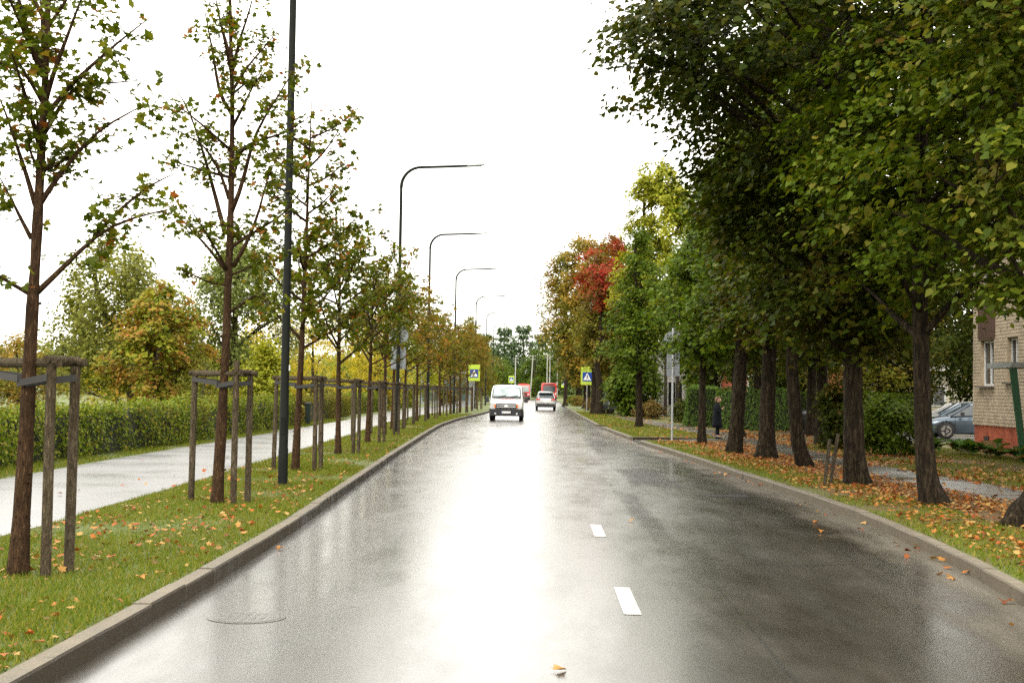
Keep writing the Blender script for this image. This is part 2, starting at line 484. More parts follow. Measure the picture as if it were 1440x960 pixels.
class MB:
    def __init__(s):
        s.v, s.f, s.n = [], [], 0

    def add(s, v, f):
        s.v.extend([tuple(map(float, p)) for p in v])
        s.f.extend([tuple(int(i) + s.n for i in q) for q in f])
        s.n += len(v)
        return s

    def box(s, c, size, rz=0.0, taper=None, tilt=None):
        hx, hy, hz = size[0] / 2, size[1] / 2, size[2] / 2
        tx, ty = taper or (1, 1)
        P = []
        for z, ax, ay in ((-hz, 1, 1), (hz, tx, ty)):
            for x, y in ((-hx, -hy), (hx, -hy), (hx, hy), (-hx, hy)):
                P.append(Vector((x * ax, y * ay, z)))
        R = Matrix.Rotation(rz, 3, 'Z')
        if tilt:
            R = R @ Matrix.Rotation(tilt[1], 3, 'Y') @ Matrix.Rotation(tilt[0], 3, 'X')
        P = [R @ p + Vector(c) for p in P]
        return s.add(P, [(0, 3, 2, 1), (4, 5, 6, 7), (0, 1, 5, 4), (1, 2, 6, 5), (2, 3, 7, 6), (3, 0, 4, 7)])

    def bbox(s, c, size, b=0.02, rz=0.0):
        """box with bevelled vertical and top edges"""
        hx, hy, hz = size[0] / 2, size[1] / 2, size[2] / 2
        R = Matrix.Rotation(rz, 3, 'Z')

        def ring(z, ins):
            x, y, q = hx - ins, hy - ins, b
            return [(x, y - q), (x - q, y), (-x + q, y), (-x, y - q), (-x, -y + q), (-x + q, -y), (x - q, -y), (x, -y + q)], z
        P = []
        for z, ins in ((-hz, 0), (hz - b, 0), (hz, b * 0.8)):
            r, zz = ring(z, ins)
            P += [R @ Vector((x, y, zz)) + Vector(c) for x, y in r]
        F = [tuple(range(7, -1, -1)), tuple(range(16, 24))]
        for k in range(2):
            for i in range(8):
                j = (i + 1) % 8
                F.append((k * 8 + i, k * 8 + j, k * 8 + 8 + j, k * 8 + 8 + i))
        return s.add(P, F)

    def tube(s, pts, rad, sides=8, cap=True, wob=0.0):
        pts = np.asarray(pts, float)
        n = len(pts)
        rad = np.full(n, rad) if np.isscalar(rad) else np.asarray(rad, float)
        tg = np.gradient(pts, axis=0)
        tg /= np.linalg.norm(tg, axis=1)[:, None] + 1e-9
        ref = np.array([1.0, 0, 0]) if abs(tg[0][0]) < 0.9 else np.array([0, 1.0, 0])
        a = np.linspace(0, 2 * pi, sides, endpoint=False)
        V = []
        for i in range(n):
            x = ref - tg[i] * (ref @ tg[i])
            x /= np.linalg.norm(x) + 1e-9
            ref = x
            y = np.cross(tg[i], x)
            rr = rad[i] * (1 + (wob * rng.standard_normal(sides) if wob else 0))
            V.append(pts[i] + np.outer(np.cos(a) * rr, x) + np.outer(np.sin(a) * rr, y))
        V = np.concatenate(V)
        F = [(i * sides + j, i * sides + (j + 1) % sides, (i + 1) * sides + (j + 1) % sides, (i + 1) * sides + j) for i in range(n - 1) for j in range(sides)]
        if cap:
            F += [tuple(range(sides - 1, -1, -1)), tuple(range((n - 1) * sides, n * sides))]
        return s.add(V, F)

    def cyl(s, c, r, h, axis='Z', sides=20, r2=None):
        d = {'X': (1, 0, 0), 'Y': (0, 1, 0), 'Z': (0, 0, 1)}[axis]
        c, d = np.array(c, float), np.array(d, float)
        return s.tube([c - d * h / 2, c + d * h / 2], [r, r if r2 is None else r2], sides)

    def loft(s, rings, cap=True):
        k = len(rings[0])
        V = [p for r in rings for p in r]
        F = [(i * k + j, i * k + (j + 1) % k, (i + 1) * k + (j + 1) % k, (i + 1) * k + j) for i in range(len(rings) - 1) for j in range(k)]
        if cap:
            F += [tuple(range(k - 1, -1, -1)), tuple(range((len(rings) - 1) * k, len(rings) * k))]
        return s.add(V, F)

    def build(s, name, mat, parent=None, smooth=False, recalc=False):
        me = bpy.data.meshes.new(name)
        me.from_pydata(s.v, [], s.f)
        if recalc:
            bm = bmesh.new()
            bm.from_mesh(me)
            bmesh.ops.recalc_face_normals(bm, faces=bm.faces)
            bm.to_mesh(me)
            bm.free()
        me.update()
        o = link(name, me, mat, parent)
        if smooth:
            me.polygons.foreach_set('use_smooth', [True] * len(me.polygons))
            if smooth != 'all':
                me.set_sharp_from_angle(angle=radians(38))
        return o


# leaf templates: 2 or more faces of one size, folded along the midrib
def T_linden():
    v = np.array([(0, 0, 0), (0, 1.05, -.06), (.30, -.06, .05), (.52, .38, .10), (.27, .74, .05), (-.30, -.06, .05), (-.52, .36, .10), (-.27, .74, .05)])
    f = np.array([(0, 2, 3, 4), (0, 4, 1, 7), (0, 7, 6, 5)])
    return v, f


def T_maple():
    v = [(0, 0, 0), (.16, .12, .02), (.46, .02, .05), (.34, .28, .06), (.62, .55, .10), (.27, .58, .05), (0, 1.0, -.08), (-.27, .58, .05), (-.62, .55, .10), (-.34, .28, .06), (-.46, .02, .05), (-.16, .12, .02)]
    f = [(0, 1, 2, 3), (0, 3, 4, 5), (0, 5, 6, 7), (0, 7, 8, 9), (0, 9, 10, 11)]
    return np.array(v), np.array(f)


def T_small():
    return np.array([(0, 0, 0), (.36, .42, .08), (0, 1, -.05), (-.36, .42, .08)]), np.array([(0, 1, 2, 3)])


def T_lance():
    return np.array([(0, 0, 0), (.13, .4, .03), (0, 1, -.08), (-.13, .4, .03)]), np.array([(0, 1, 2, 3)])


TL, TM, TS, TW = T_linden(), T_maple(), T_small(), T_lance()


def unit(a):
    return a / (np.linalg.norm(a, axis=-1, keepdims=True) + 1e-9)


def leaf_frames(nrm, tip):
    z = unit(nrm)
    y = unit(tip - z * np.sum(tip * z, axis=1, keepdims=True))
    x = np.cross(y, z)
    return x, y, z


def leaf_mesh(name, tmpl, pos, x, y, z, size):
    v, f = tmpl
    P = pos[:, None, :] + size[:, None, None] * (v[None, :, 0:1] * x[:, None, :] + v[None, :, 1:2] * y[:, None, :] + v[None, :, 2:3] * z[:, None, :])
    n, k = len(pos), len(v)
    F = (f[None, :, :] + (np.arange(n) * k)[:, None, None]).reshape(-1, f.shape[1])
    return np_mesh(name, P.reshape(-1, 3), F)


def snoise(seed):
    r = np.random.default_rng(seed)
    K = unit(r.standard_normal((9, 3))) * r.uniform(0.5, 2.2, (9, 1))
    ph = r.uniform(0, 2 * pi, 9)
    return lambda p, s=1.0: np.mean(np.sin((p * s) @ K.T + ph), axis=-1) * 2.2


_leaf_proto = {}


def leaf_objects(parent, name, tmpl_name, tmpl, mat, pos, x, y, z, size):
    key = (tmpl_name, mat)
    if key not in _leaf_proto:
        me = bpy.data.meshes.new(name)
        me.from_pydata([tuple(p) for p in tmpl[0]], [], [tuple(q) for q in tmpl[1]])
        me.materials.append(MATS[mat])
        _leaf_proto[key] = me
    for i in range(len(pos)):
        o = bpy.data.objects.new(name, _leaf_proto[key])
        COL.objects.link(o)
        o.parent = parent
        s = size[i]
        m = Matrix.Identity(4)
        for k in range(3):
            m[k][0], m[k][1], m[k][2], m[k][3] = x[i][k] * s, y[i][k] * s, z[i][k] * s, pos[i][k]
        o.matrix_local = m


def in_view(P, margin=0.0):
    v = P - EYE
    a = v @ _f
    px, py = 720 + FPX * (v @ CR) / a, 480 - FPX * (v @ CU) / a
    return (a > 0) & (px > -margin) & (px < 1440 + margin) & (py > -margin) & (py < 960 + margin), a


# ------------------------------------------------------------------ trees
def trunk_tube(mb, pts, r0, H, sides=14, flare=0.6, fl_h=0.3, wob=0.04, taper=0.75):
    pts = np.asarray(pts, float)
    zz = np.concatenate([np.array([0, .06, .15, .3, .5, .8]), np.linspace(1.2, pts[-1][2], 10)])
    zz = zz[zz <= pts[-1][2]]
    P = np.stack([np.interp(zz, pts[:, 2], pts[:, 0]), np.interp(zz, pts[:, 2], pts[:, 1]), zz], 1)
    R = r0 * (1 - taper * np.clip(zz / H, 0, 1)) * (1 + flare * np.exp(-zz / fl_h))
    P[0, 2] -= 0.08
    # buttress lumps that run up from the roots
    mb.tube(P, R, sides, True, wob)
    kk = len(P); V_ = np.array(mb.v[-kk * sides:]).reshape(kk, sides, 3)
    aa = np.linspace(0, 2 * pi, sides, endpoint=False); ph_ = rng.uniform(0, 6, 3)
    lump = 1 + (.16 * np.sin(4 * aa + ph_[0]) + .1 * np.sin(7 * aa + ph_[1]))[None, :] * np.exp(-zz / .35)[:, None] + .035 * np.sin(3 * aa + ph_[2] + zz[:, None] * .9)
    V_ = P[:, None, :] + (V_ - P[:, None, :]) * lump[:, :, None]
    mb.v[-kk * sides:] = [tuple(map(float, q)) for q in V_.reshape(-1, 3)]
    return lambda z: r0 * (1 - taper * min(z / H, 1))


def broadleaf(label, base, H, r0, prof, mat, n_leaf, leaf, tmpl, group, seed, name='tree', cat='tree', n_clump=90, clump=(0.9, 0.7, 0.16), bark='linden_bark', trunk_pts=None,
              n_limb=26, n_twig=60, droop=0.35, shell=0.45, gap=-0.9, flare=0.6, picks=0, z0=0.12, up=0.85, sides=20, jag=0.28, hang=0.0):
    r = np.random.default_rng(seed)
    root = thing(name, label, cat, (base[0], base[1], z0), 0, group)
    nz = snoise(seed + 100)
    pz = np.array([p[0] for p in prof]); pr_ = np.array([p[1] for p in prof])
    pcx = np.array([p[2] if len(p) > 2 else 0 for p in prof]); pcy = np.array([p[3] if len(p) > 3 else 0 for p in prof])
    if trunk_pts is None:
        trunk_pts = [(0, 0, 0), (r.normal(0, .06), r.normal(0, .06), H * .3), (r.normal(0, .15), r.normal(0, .15), H * .85)]
    tp = np.array(trunk_pts, float)

    def axis(z):
        return np.array([np.interp(z, tp[:, 2], tp[:, 0]), np.interp(z, tp[:, 2], tp[:, 1])]).T
    # clump centres
    C = []
    zs = np.linspace(pz[0], pz[-1], 200)
    wts = np.interp(zs, pz, pr_) + 0.15
    wts /= wts.sum()
    while len(C) < n_clump:
        z = r.choice(zs, p=wts) + r.uniform(-.1, .1)
        th = r.uniform(0, 2 * pi)
        R = np.interp(z, pz, pr_)
        q = np.array([cos(th) * 2, sin(th) * 2, z * .7])
        Re = R * (1 + jag * nz(q))
        rho = Re * (0.3 + 0.7 * r.uniform() ** shell) - clump[0] * 0.35
        rho = max(rho, 0.05)
        c = np.array([cos(th) * rho + np.interp(z, pz, pcx), sin(th) * rho + np.interp(z, pz, pcy), z])
        if nz(c * 1.7 + 5) < gap:
            continue
        C.append((*c, th))
    C = np.array(C)
    cen, th = C[:, :3], C[:, 3]
    # limbs
    mb = MB()
    rt = trunk_tube(mb, tp, r0, H, sides, flare)
    limb_pts = []
    order = r.permutation(len(cen))[:n_limb]
    for i in order:
        c = cen[i]
        a = axis(c[2])
        rho = np.hypot(c[0] - a[0], c[1] - a[1])
        zs_ = np.clip(c[2] - rho * r.uniform(.5, 1.0), max(pz[0] * .8, H * .12), tp[-1][2] * .95)
        a0 = axis(zs_)
        p0 = np.array([a0[0], a0[1], zs_])
        u = np.linspace(0, 1, 6)[:, None]
        bow = np.array([0, 0, 1.0]) * (u * (1 - u)) * rho * r.uniform(-.1, .35)
        L = p0 + (c - p0) * u + bow + r.normal(0, .03, (6, 3)) * (u * (1 - u) * 4)
        rr = min(rt(zs_) * .55, .03 + .022 * rho)
        mb.tube(L, np.linspace(rr, .010, 6), 5, False)
        limb_pts.append(L[2:])
    if limb_pts and n_twig:
        LP = np.concatenate(limb_pts)
        for i in order[::-1][:0].tolist() + r.permutation(len(cen))[:n_twig].tolist():
            c = cen[i]
            d = np.linalg.norm(LP - c, axis=1)
            p = LP[np.argmin(d)]
            mb.tube([p, (p + c) / 2 + r.normal(0, .05, 3), c], [.014, .01, .005], 3, False)
    mb.build('trunk', bark, root, smooth='all')
    # leaves
    k = np.concatenate([np.arange(len(cen)), r.integers(0, len(cen), max(0, n_leaf - len(cen)))])[:n_leaf]
    out = np.stack([np.cos(th[k]), np.sin(th[k]), np.zeros(len(k))], 1)
    lat = np.stack([-out[:, 1], out[:, 0], np.zeros(len(k))], 1)
    a = np.clip(r.normal(0, .42, len(k)), -1.1, 1.1) * clump[0]
    b = np.clip(r.normal(0, .42, len(k)), -1.1, 1.1) * clump[1]
    h = r.normal(0, 1, len(k)) * clump[2]
    pos = cen[k] + out * a[:, None] + lat * b[:, None]
    pos[:, 2] += h - droop * (a + clump[0] * .4) - .25 * droop * b * b
    if hang:
        pos[:, 2] -= hang * r.uniform(0, 1, len(k)) ** 1.5 * np.clip(np.hypot(pos[:, 0], pos[:, 1]) / pr_.max(), .2, 1)
    rnd = r.normal(0, 1, (len(k), 3))
    nrm = np.array([0, 0, 1.0]) * up + out * .5 + rnd * .36
    tip = out * .5 + np.array([0, 0, -.6]) + r.normal(0, .5, (len(k), 3))
    x, y, z = leaf_frames(nrm, tip)
    size = leaf * r.uniform(.45, 1.3, len(k))
    keep = np.ones(len(k), bool)
    if picks:
        W = pos + np.array([base[0], base[1], z0])
        iv, dep = in_view(W, -6)
        sc = np.where(iv, size / dep, -1)
        idx = np.argsort(-sc)[:picks]
        idx = idx[sc[idx] > 0]
        keep[idx] = False
        leaf_objects(root, 'leaf', id(tmpl), tmpl, mat, pos[idx], x[idx], y[idx], z[idx], size[idx])
    me = leaf_mesh('crown', tmpl, pos[keep], x[keep], y[keep], z[keep], size[keep])
    tag(link('crown', me, mat, root), kind='stuff')
    return root


def maple(label, base, branches, mat, seed, depths=None, group='young staked maples along the left verge', leaf=.085, twig_step=.13, per=7, picks=0, dens=1.0, tmpl=None, twl=.42):
    """young maple: straight leader, separate ascending branches, leaves in flat layers on side twigs"""
    r = np.random.default_rng(seed)
    tmpl = tmpl or TM
    root = thing('maple_tree', label, 'tree', (base[0], base[1], .12), 0, group)
    tr = np.array(branches[0], float)
    H = tr[-1][2]
    mb = MB()
    zz = np.concatenate([[-.06, .05, .2], np.linspace(.5, H, 18)])
    P = np.stack([np.interp(zz, tr[:, 2], tr[:, 0]), np.interp(zz, tr[:, 2], tr[:, 1]), zz], 1)
    R = .078 * (1 - .96 * np.clip(zz / H, 0, 1) ** .85) * (1 + .25 * np.exp(-np.clip(zz, 0, 9) / .15)) + .004
    R = R * (1 + .05 * r.standard_normal(len(R)))
    mb.tube(P, R, 12, True, .03)
    for zq in r.uniform(.3, 2.6, 12):          # pruned twig stubs
        a = r.uniform(0, 2 * pi)
        c = np.array([np.interp(zq, zz, P[:, 0]), np.interp(zq, zz, P[:, 1]), zq])
        rr = np.interp(zq, zz, R)
        mb.tube([c, c + np.array([cos(a), sin(a), .3]) * (rr + .02)], [.018, .012], 5)
    mb.build('trunk', 'young_bark', root, smooth='all')
    pos, outs = [], []
    for bi, br in enumerate(branches[1:]):
        b = np.array(br, float)
        L = np.concatenate([[0], np.cumsum(np.linalg.norm(np.diff(b, axis=0), axis=1))])
        s = np.linspace(0, L[-1], 9)
        Q = np.stack([np.interp(s, L, b[:, k]) for k in range(3)], 1)
        Q[1:-1] = (Q[:-2] + 2 * Q[1:-1] + Q[2:]) / 4
        bm_ = MB()
        bm_.tube(Q, np.linspace(.012 + .012 * min(L[-1], 2), .004, 9), 6, True)
        n = max(3, int(L[-1] / twig_step * dens))
        for s_ in np.sort(r.uniform(.28, 1.0, n)) * L[-1]:
            p = np.array([np.interp(s_, s, Q[:, k]) for k in range(3)])
            a = r.uniform(0, 2 * pi)
            d = np.array([cos(a), sin(a), r.uniform(-.15, .35)])
            ln = twl * r.uniform(.35, 1.1)
            e = p + d * ln
            bm_.tube([p, (p + e) / 2 + np.array([0, 0, .03]), e], [.005, .004, .002], 3, False)
            m_ = r.poisson(per) + 1
            u = r.uniform(.25, 1.08, m_)
            pp = p + d * (ln * u)[:, None] + r.normal(0, .055, (m_, 3))
            pp[:, 2] -= .03
            pos.append(pp)
            outs.append(np.repeat(d[None], m_, 0))
        bm_.build('branch', 'young_bark', root, smooth='all')
    pos, out = np.concatenate(pos), np.concatenate(outs)
    n = len(pos)
    nrm = np.array([0, 0, 1.0]) * .75 + r.normal(0, .42, (n, 3))
    tip = out * .8 + np.array([0, 0, -.55]) + r.normal(0, .45, (n, 3))
    x, y, z = leaf_frames(nrm, tip)
    size = leaf * r.uniform(.6, 1.25, n)
    keep = np.ones(n, bool)
    if picks:
        W = pos + np.array([base[0], base[1], .12])
        iv, dep = in_view(W, -4)
        sc = np.where(iv, size / dep, -1)
        idx = np.argsort(-sc)[:picks]
        idx = idx[sc[idx] > 0]
        keep[idx] = False
        leaf_objects(root, 'leaf', 'maple', tmpl, mat, pos[idx], x[idx], y[idx], z[idx], size[idx])
    me = leaf_mesh('crown', tmpl, pos[keep], x[keep], y[keep], z[keep], size[keep])
    tag(link('crown', me, mat, root), kind='stuff')
    return root


def auto_branches(seed, H=7.5, n=18, spread=1.45, z0=2.3):
    r = np.random.default_rng(seed)
    lx, ly = r.normal(0, .1), r.normal(0, .06)
    B = [[(0, 0, 0), (lx * .5, ly, 2.5), (lx, ly, H)]]
    for i in range(n):
        z = z0 + (H - z0 - .8) * (i / n) ** .9 + r.uniform(-.1, .1)
        a = i * 2.4 + r.uniform(-.5, .5)
        ln = spread * (1 - .55 * ((z - z0) / (H - z0))) * r.uniform(.7, 1.15)
        x0, y0 = np.interp(z, [0, H], [0, lx]), ly
        rise = r.uniform(.55, 1.15)
        B.append([(x0, y0, z), (x0 + cos(a) * ln * .45, y0 + sin(a) * ln * .45, z + ln * rise * .33), (x0 + cos(a) * ln, y0 + sin(a) * ln, z + ln * rise)])
    return B


# ------------------------------------------------------------------ ground
KL = np.array([(-40, -2.86), (6, -2.84), (8, -2.83), (10.8, -2.84), (15.3, -2.9), (22.7, -3.2), (35.6, -3.7), (51.3, -4.24), (63, -4.6), (77, -4.62), (102, -3.95), (140, -3.8), (200, -4.0), (300, -4.4)], float)
KR = np.array([(-40, 3.3), (6, 3.6), (11, 4.05), (15, 4.42), (20.3, 4.54), (26.7, 4.24), (36.7, 3.88), (45.7, 3.42), (66.6, 2.88), (99, 2.76), (140, 2.8), (197, 2.93), (300, 3.0)], float)


def smoothpoly(K, step=1.0):
    ys = np.arange(K[0, 0], K[-1, 0] + .1, step)
    xs = np.interp(ys, K[:, 0], K[:, 1])
    k = int(5 / step)
    pad = np.pad(xs, k, mode='edge')
    ker = np.hanning(2 * k + 1)
    ker /= ker.sum()
    xs = np.convolve(pad, ker, 'valid')
    return ys, xs


KLy, KLx = smoothpoly(KL)
KRy, KRx = smoothpoly(KR)
kl = lambda y: float(np.interp(y, KLy, KLx))
kr = lambda y: float(np.interp(y, KRy, KRx))


def strip(name, ys, fa, fb, z, mat, kind='structure', parent=None, nx=1):
    V, F = [], []
    for y in ys:
        a, b = fa(y), fb(y)
        for i in range(nx + 1):
            V.append((a + (b - a) * i / nx, y, z))
    m = nx + 1
    for i in range(len(ys) - 1):
        for j in range(nx):
            F.append((i * m + j, i * m + j + 1, (i + 1) * m + j + 1, (i + 1) * m + j))
    me = bpy.data.meshes.new(name)
    me.from_pydata(V, [], F)
    o = link(name, me, mat, parent)
    if kind: o['kind'] = kind
    return o


ZL = .12
ys_all = np.concatenate([np.arange(-40, 120, 2.0), np.arange(120, 301, 10)])
me = bpy.data.meshes.new('ground')
me.from_pydata([(-1500, -300, -.08), (1500, -300, -.08), (1500, 2500, -.08), (-1500, 2500, -.08)], [], [(0, 1, 2, 3)])
tag(link('ground', me, 'base_ground'), kind='structure')
strip('road', ys_all[ys_all <= 271], lambda y: kl(y) - .1, lambda y: kr(y) + .1, 0.0, 'wet_asphalt')
strip('left_lawn', ys_all, lambda y: -220, lambda y: kl(y) - .15, ZL, 'lawn_soil_and_grass')
me = bpy.data.meshes.new('road_end_verge')
me.from_pydata([(-60, 270, ZL + .002), (60, 270, ZL + .002), (60, 302, ZL + .3), (-60, 302, ZL + .3)], [], [(0, 1, 2, 3)])
tag(link('road_end_verge', me, 'lawn_soil_and_grass'), kind='structure')
GAPS = [(46.3, 49.5), (63.0, 67.9)]
PN = np.array([(-10, 7.9), (10, 7.9), (20, 7.35), (27, 6.75), (37, 6.55), (53, 6.6), (65, 5.9), (80, 5.2), (88, 5.0)])
PF = np.array([(-10, 9.6), (10, 9.6), (24, 8.6), (32, 7.95), (43, 8.05), (60, 8.0), (75, 6.8), (88, 6.0)])
pn = lambda y: float(np.interp(y, PN[:, 0], PN[:, 1]))
pf = lambda y: float(np.interp(y, PF[:, 0], PF[:, 1]))
seg = [(-40, GAPS[0][0]), (GAPS[0][1], GAPS[1][0]), (GAPS[1][1], 300)]
for a, b in seg:
    yy = np.concatenate([[a], ys_all[(ys_all > a) & (ys_all < b)], [b]])
    strip('right_lawn', yy, lambda y: kr(y) + .15, lambda y: 220, ZL, 'lawn_soil_and_grass')
for a, b in GAPS:
    yy = np.linspace(a, b, 4)
    strip('right_lawn', yy, lambda y: pn(y), lambda y: 220, ZL, 'lawn_soil_and_grass')
    # ramp from road up to the path
    V = [(kr(a) + .1, a, .012), (kr(b) + .1, b, .012), (pn(b) + .02, b, ZL + .002), (pn(a) + .02, a, ZL + .002)]
    me = bpy.data.meshes.new('path_ramp')
    me.from_pydata(V, [], [(0, 3, 2, 1)])
    tag(link('path_ramp', me, 'dark_wet_path'), kind='structure')
PLR = np.array([(-10, -5.4), (14, -5.65), (22.4, -5.84), (28.8, -6.0), (44, -6.5), (68, -7.4), (100, -7.3), (150, -6.9)])
PLL = np.array([(-10, -8.6), (22.6, -9.06), (30, -9.3), (46.5, -9.45), (66, -9.75), (98, -10.7), (150, -10.5)])
ysp = np.arange(-10, 151, 2.0)
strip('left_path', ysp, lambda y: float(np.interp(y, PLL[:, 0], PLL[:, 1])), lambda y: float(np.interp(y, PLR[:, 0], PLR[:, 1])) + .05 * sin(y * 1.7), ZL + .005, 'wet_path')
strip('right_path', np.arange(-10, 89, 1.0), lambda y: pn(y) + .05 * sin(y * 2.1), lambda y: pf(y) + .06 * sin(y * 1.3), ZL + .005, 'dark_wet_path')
strip('house_driveway', np.arange(50, 71, 2.0), lambda y: 10.5, lambda y: 30, ZL + .008, 'dark_wet_path')
me = bpy.data.meshes.new('distant_park_road')
me.from_pydata([(-60, 40, ZL + .006), (-13, 78, ZL + .006), (-14, 84, ZL + .006), (-60, 48, ZL + .006)], [], [(0, 1, 2, 3)])
tag(link('distant_park_road', me, 'wet_path'), kind='structure')

# hills closing the view at the end of the road
V, F = [], []
xs = np.linspace(-260, 260, 41); yy = np.linspace(300, 520, 12)
for j, y in enumerate(yy):
    for x in xs:
        V.append((x, y, -.06 + 9 * (j / 11) ** 1.3 + .6 * sin(x * .05 + j)))
for j in range(11):
    for i in range(40):
        F.append((j * 41 + i, j * 41 + i + 1, (j + 1) * 41 + i + 1, (j + 1) * 41 + i))
me = bpy.data.meshes.new('hill')
me.from_pydata(V, [], F)
tag(link('hill', me, 'lawn_soil_and_grass', smooth=True), kind='structure')

# kerbs: one stone after another
def kerb_stones(parent, fx, side, y0, y1, step, proto, jitter=.006):
    r = np.random.default_rng(int(y0 * 10) + (5 if side > 0 else 9))
    y = y0
    while y < y1:
        ya, yb = y + .004, y + step - .004
        xa, xb = fx(ya), fx(yb)
        o = bpy.data.objects.new('kerb_stone', proto)
        COL.objects.link(o)
        o.parent = parent
        o.location = ((xa + xb) / 2 + side * .075 + r.normal(0, jitter * .5), (ya + yb) / 2, r.normal(0, jitter * .6))
        o.rotation_euler = (0, r.normal(0, .01), -math.atan2(xb - xa, yb - ya) + r.normal(0, .002))
        y += step


def kerb_proto(step, side_mat):
    mb = MB()
    L, W = step - .012, .15
    prof_ = [(-W / 2, -.05), (W / 2, -.05), (W / 2, .118), (W / 2 - .012, .133), (-W / 2 + .012, .133), (-W / 2, .118)]
    mb.loft([[(x, yy_, z) for x, z in prof_] for yy_ in (L / 2, -L / 2)])
    me = bpy.data.meshes.new('kerb_stone')
    me.from_pydata(mb.v, [], mb.f)
    me.update()
    me.materials.append(MATS['kerb_concrete'])
    me.materials.append(MATS[side_mat])
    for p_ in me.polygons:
        if abs(p_.normal.x) > .6: p_.material_index = 1  # side faces take a darker concrete than the top
    return me


KP = kerb_proto(1.0, 'mid_side_concrete')
KPL = kerb_proto(1.0, 'dark_side_concrete')
kerb = thing('kerb', None, None, kind='structure')
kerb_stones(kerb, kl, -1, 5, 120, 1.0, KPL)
kerb2 = thing('kerb', None, None, kind='structure')
for a, b in ((7.0, 46.0), (49.8, 62.8), (68.1, 110)):
    kerb_stones(kerb2, kr, 1, a, b, 1.0, KP)
for (yq, x0, x1) in ((49.65, 3.5, 5.9), (46.15, 3.6, 5.6), (67.95, 3.0, 5.3), (62.9, 3.2, 5.0)):
    for k in range(int(x1 - x0)):
        o = bpy.data.objects.new('kerb_stone', KP)
        COL.objects.link(o)
        o.parent = kerb2
        o.location = (x0 + .5 + k, yq, .004)
        o.rotation_euler = (0, 0, pi / 2)
for fx, s, a, b in ((kl, -1, 120, 299), (kr, 1, 110, 299)):
    mb = MB()
    for y in np.arange(a, b, 4.0):
        x0, x1 = fx(y) + s * .075, fx(y + 4) + s * .075
        mb.box(((x0 + x1) / 2, y + 2, .04), (.15, 3.99, .18), -math.atan2(x1 - x0, 4))
    o = mb.build('kerb_run', 'kerb_concrete', kerb if s < 0 else kerb2)
    o['kind'] = 'stuff'

# silt and standing wet along the right gutter, thinning out toward the lane
m, t, o = _new('gutter_silt')
p = N(t, 'ShaderNodeBsdfPrincipled', i_Roughness=.42)
P = wpos(t)
g_ = noise(t, P, 45, 5, .75)
t.links.new(ramp(t, [(.3, (.085, .074, .056)), (.7, (.17, .15, .115))], g_), p.inputs['Base Color'])
t.links.new(bump(t, g_, .3, .005), p.inputs['Normal'])
at = N(t, 'ShaderNodeAttribute', attribute_name='across')
nn = fmath(t, 'MULTIPLY', fmath(t, 'SUBTRACT', noise(t, wpos(t, (1.2, .35, 1)), 1.4, 5), .5), 1.5)
fa = mrange(t, fmath(t, 'ADD', at.outputs['Fac'], nn), .25, .8, 0, .85)
tb = t.nodes.new('ShaderNodeBsdfTransparent'); ms_ = t.nodes.new('ShaderNodeMixShader')
t.links.new(fa, ms_.inputs[0]); t.links.new(tb.outputs[0], ms_.inputs[1]); t.links.new(p.outputs[0], ms_.inputs[2]); t.links.new(ms_.outputs[0], o.inputs[0])
yy_ = np.arange(6, 62, 1.0)
o = strip('gutter_silt', yy_, lambda y: kr(y) - 1.0, lambda y: kr(y) + .02, .004, 'gutter_silt', nx=4)
at_ = o.data.attributes.new('across', 'FLOAT', 'POINT')
at_.data.foreach_set('value', np.tile(np.linspace(0, 1, 5), len(yy_)).astype(np.float32))

# road markings, covers, patches
for i, (ya, yb) in enumerate([(10.74, 12.2), (16.45, 17.9)]):
    xc = .76 - .012 * max(0, ya - 18)
    me = bpy.data.meshes.new('lane_dash')
    worn = .07 if i < 2 else .035
    me.from_pydata([(xc - worn, ya, .005), (xc + worn, ya, .005), (xc + worn, yb, .005), (xc - worn, yb, .005)], [], [(0, 1, 2, 3)])
    tag(link('lane_dash', me, 'road_paint'), kind='structure')


def flat_blob(name, c, rx, ry, z, mat, n=28, seed=0, wob=.12):
    r = np.random.default_rng(seed)
    a = np.linspace(0, 2 * pi, n, endpoint=False)
    ph = r.uniform(0, 6, 4)
    q = 1 + wob * (np.sin(2 * a + ph[0]) + .6 * np.sin(3 * a + ph[1]) + .4 * np.sin(5 * a + ph[2]))
    me = bpy.data.meshes.new(name)
    me.from_pydata([(c[0] + rx * cos(t) * k, c[1] + ry * sin(t) * k, z) for t, k in zip(a, q)], [], [tuple(range(n))])
    return tag(link(name, me, mat), kind='structure')


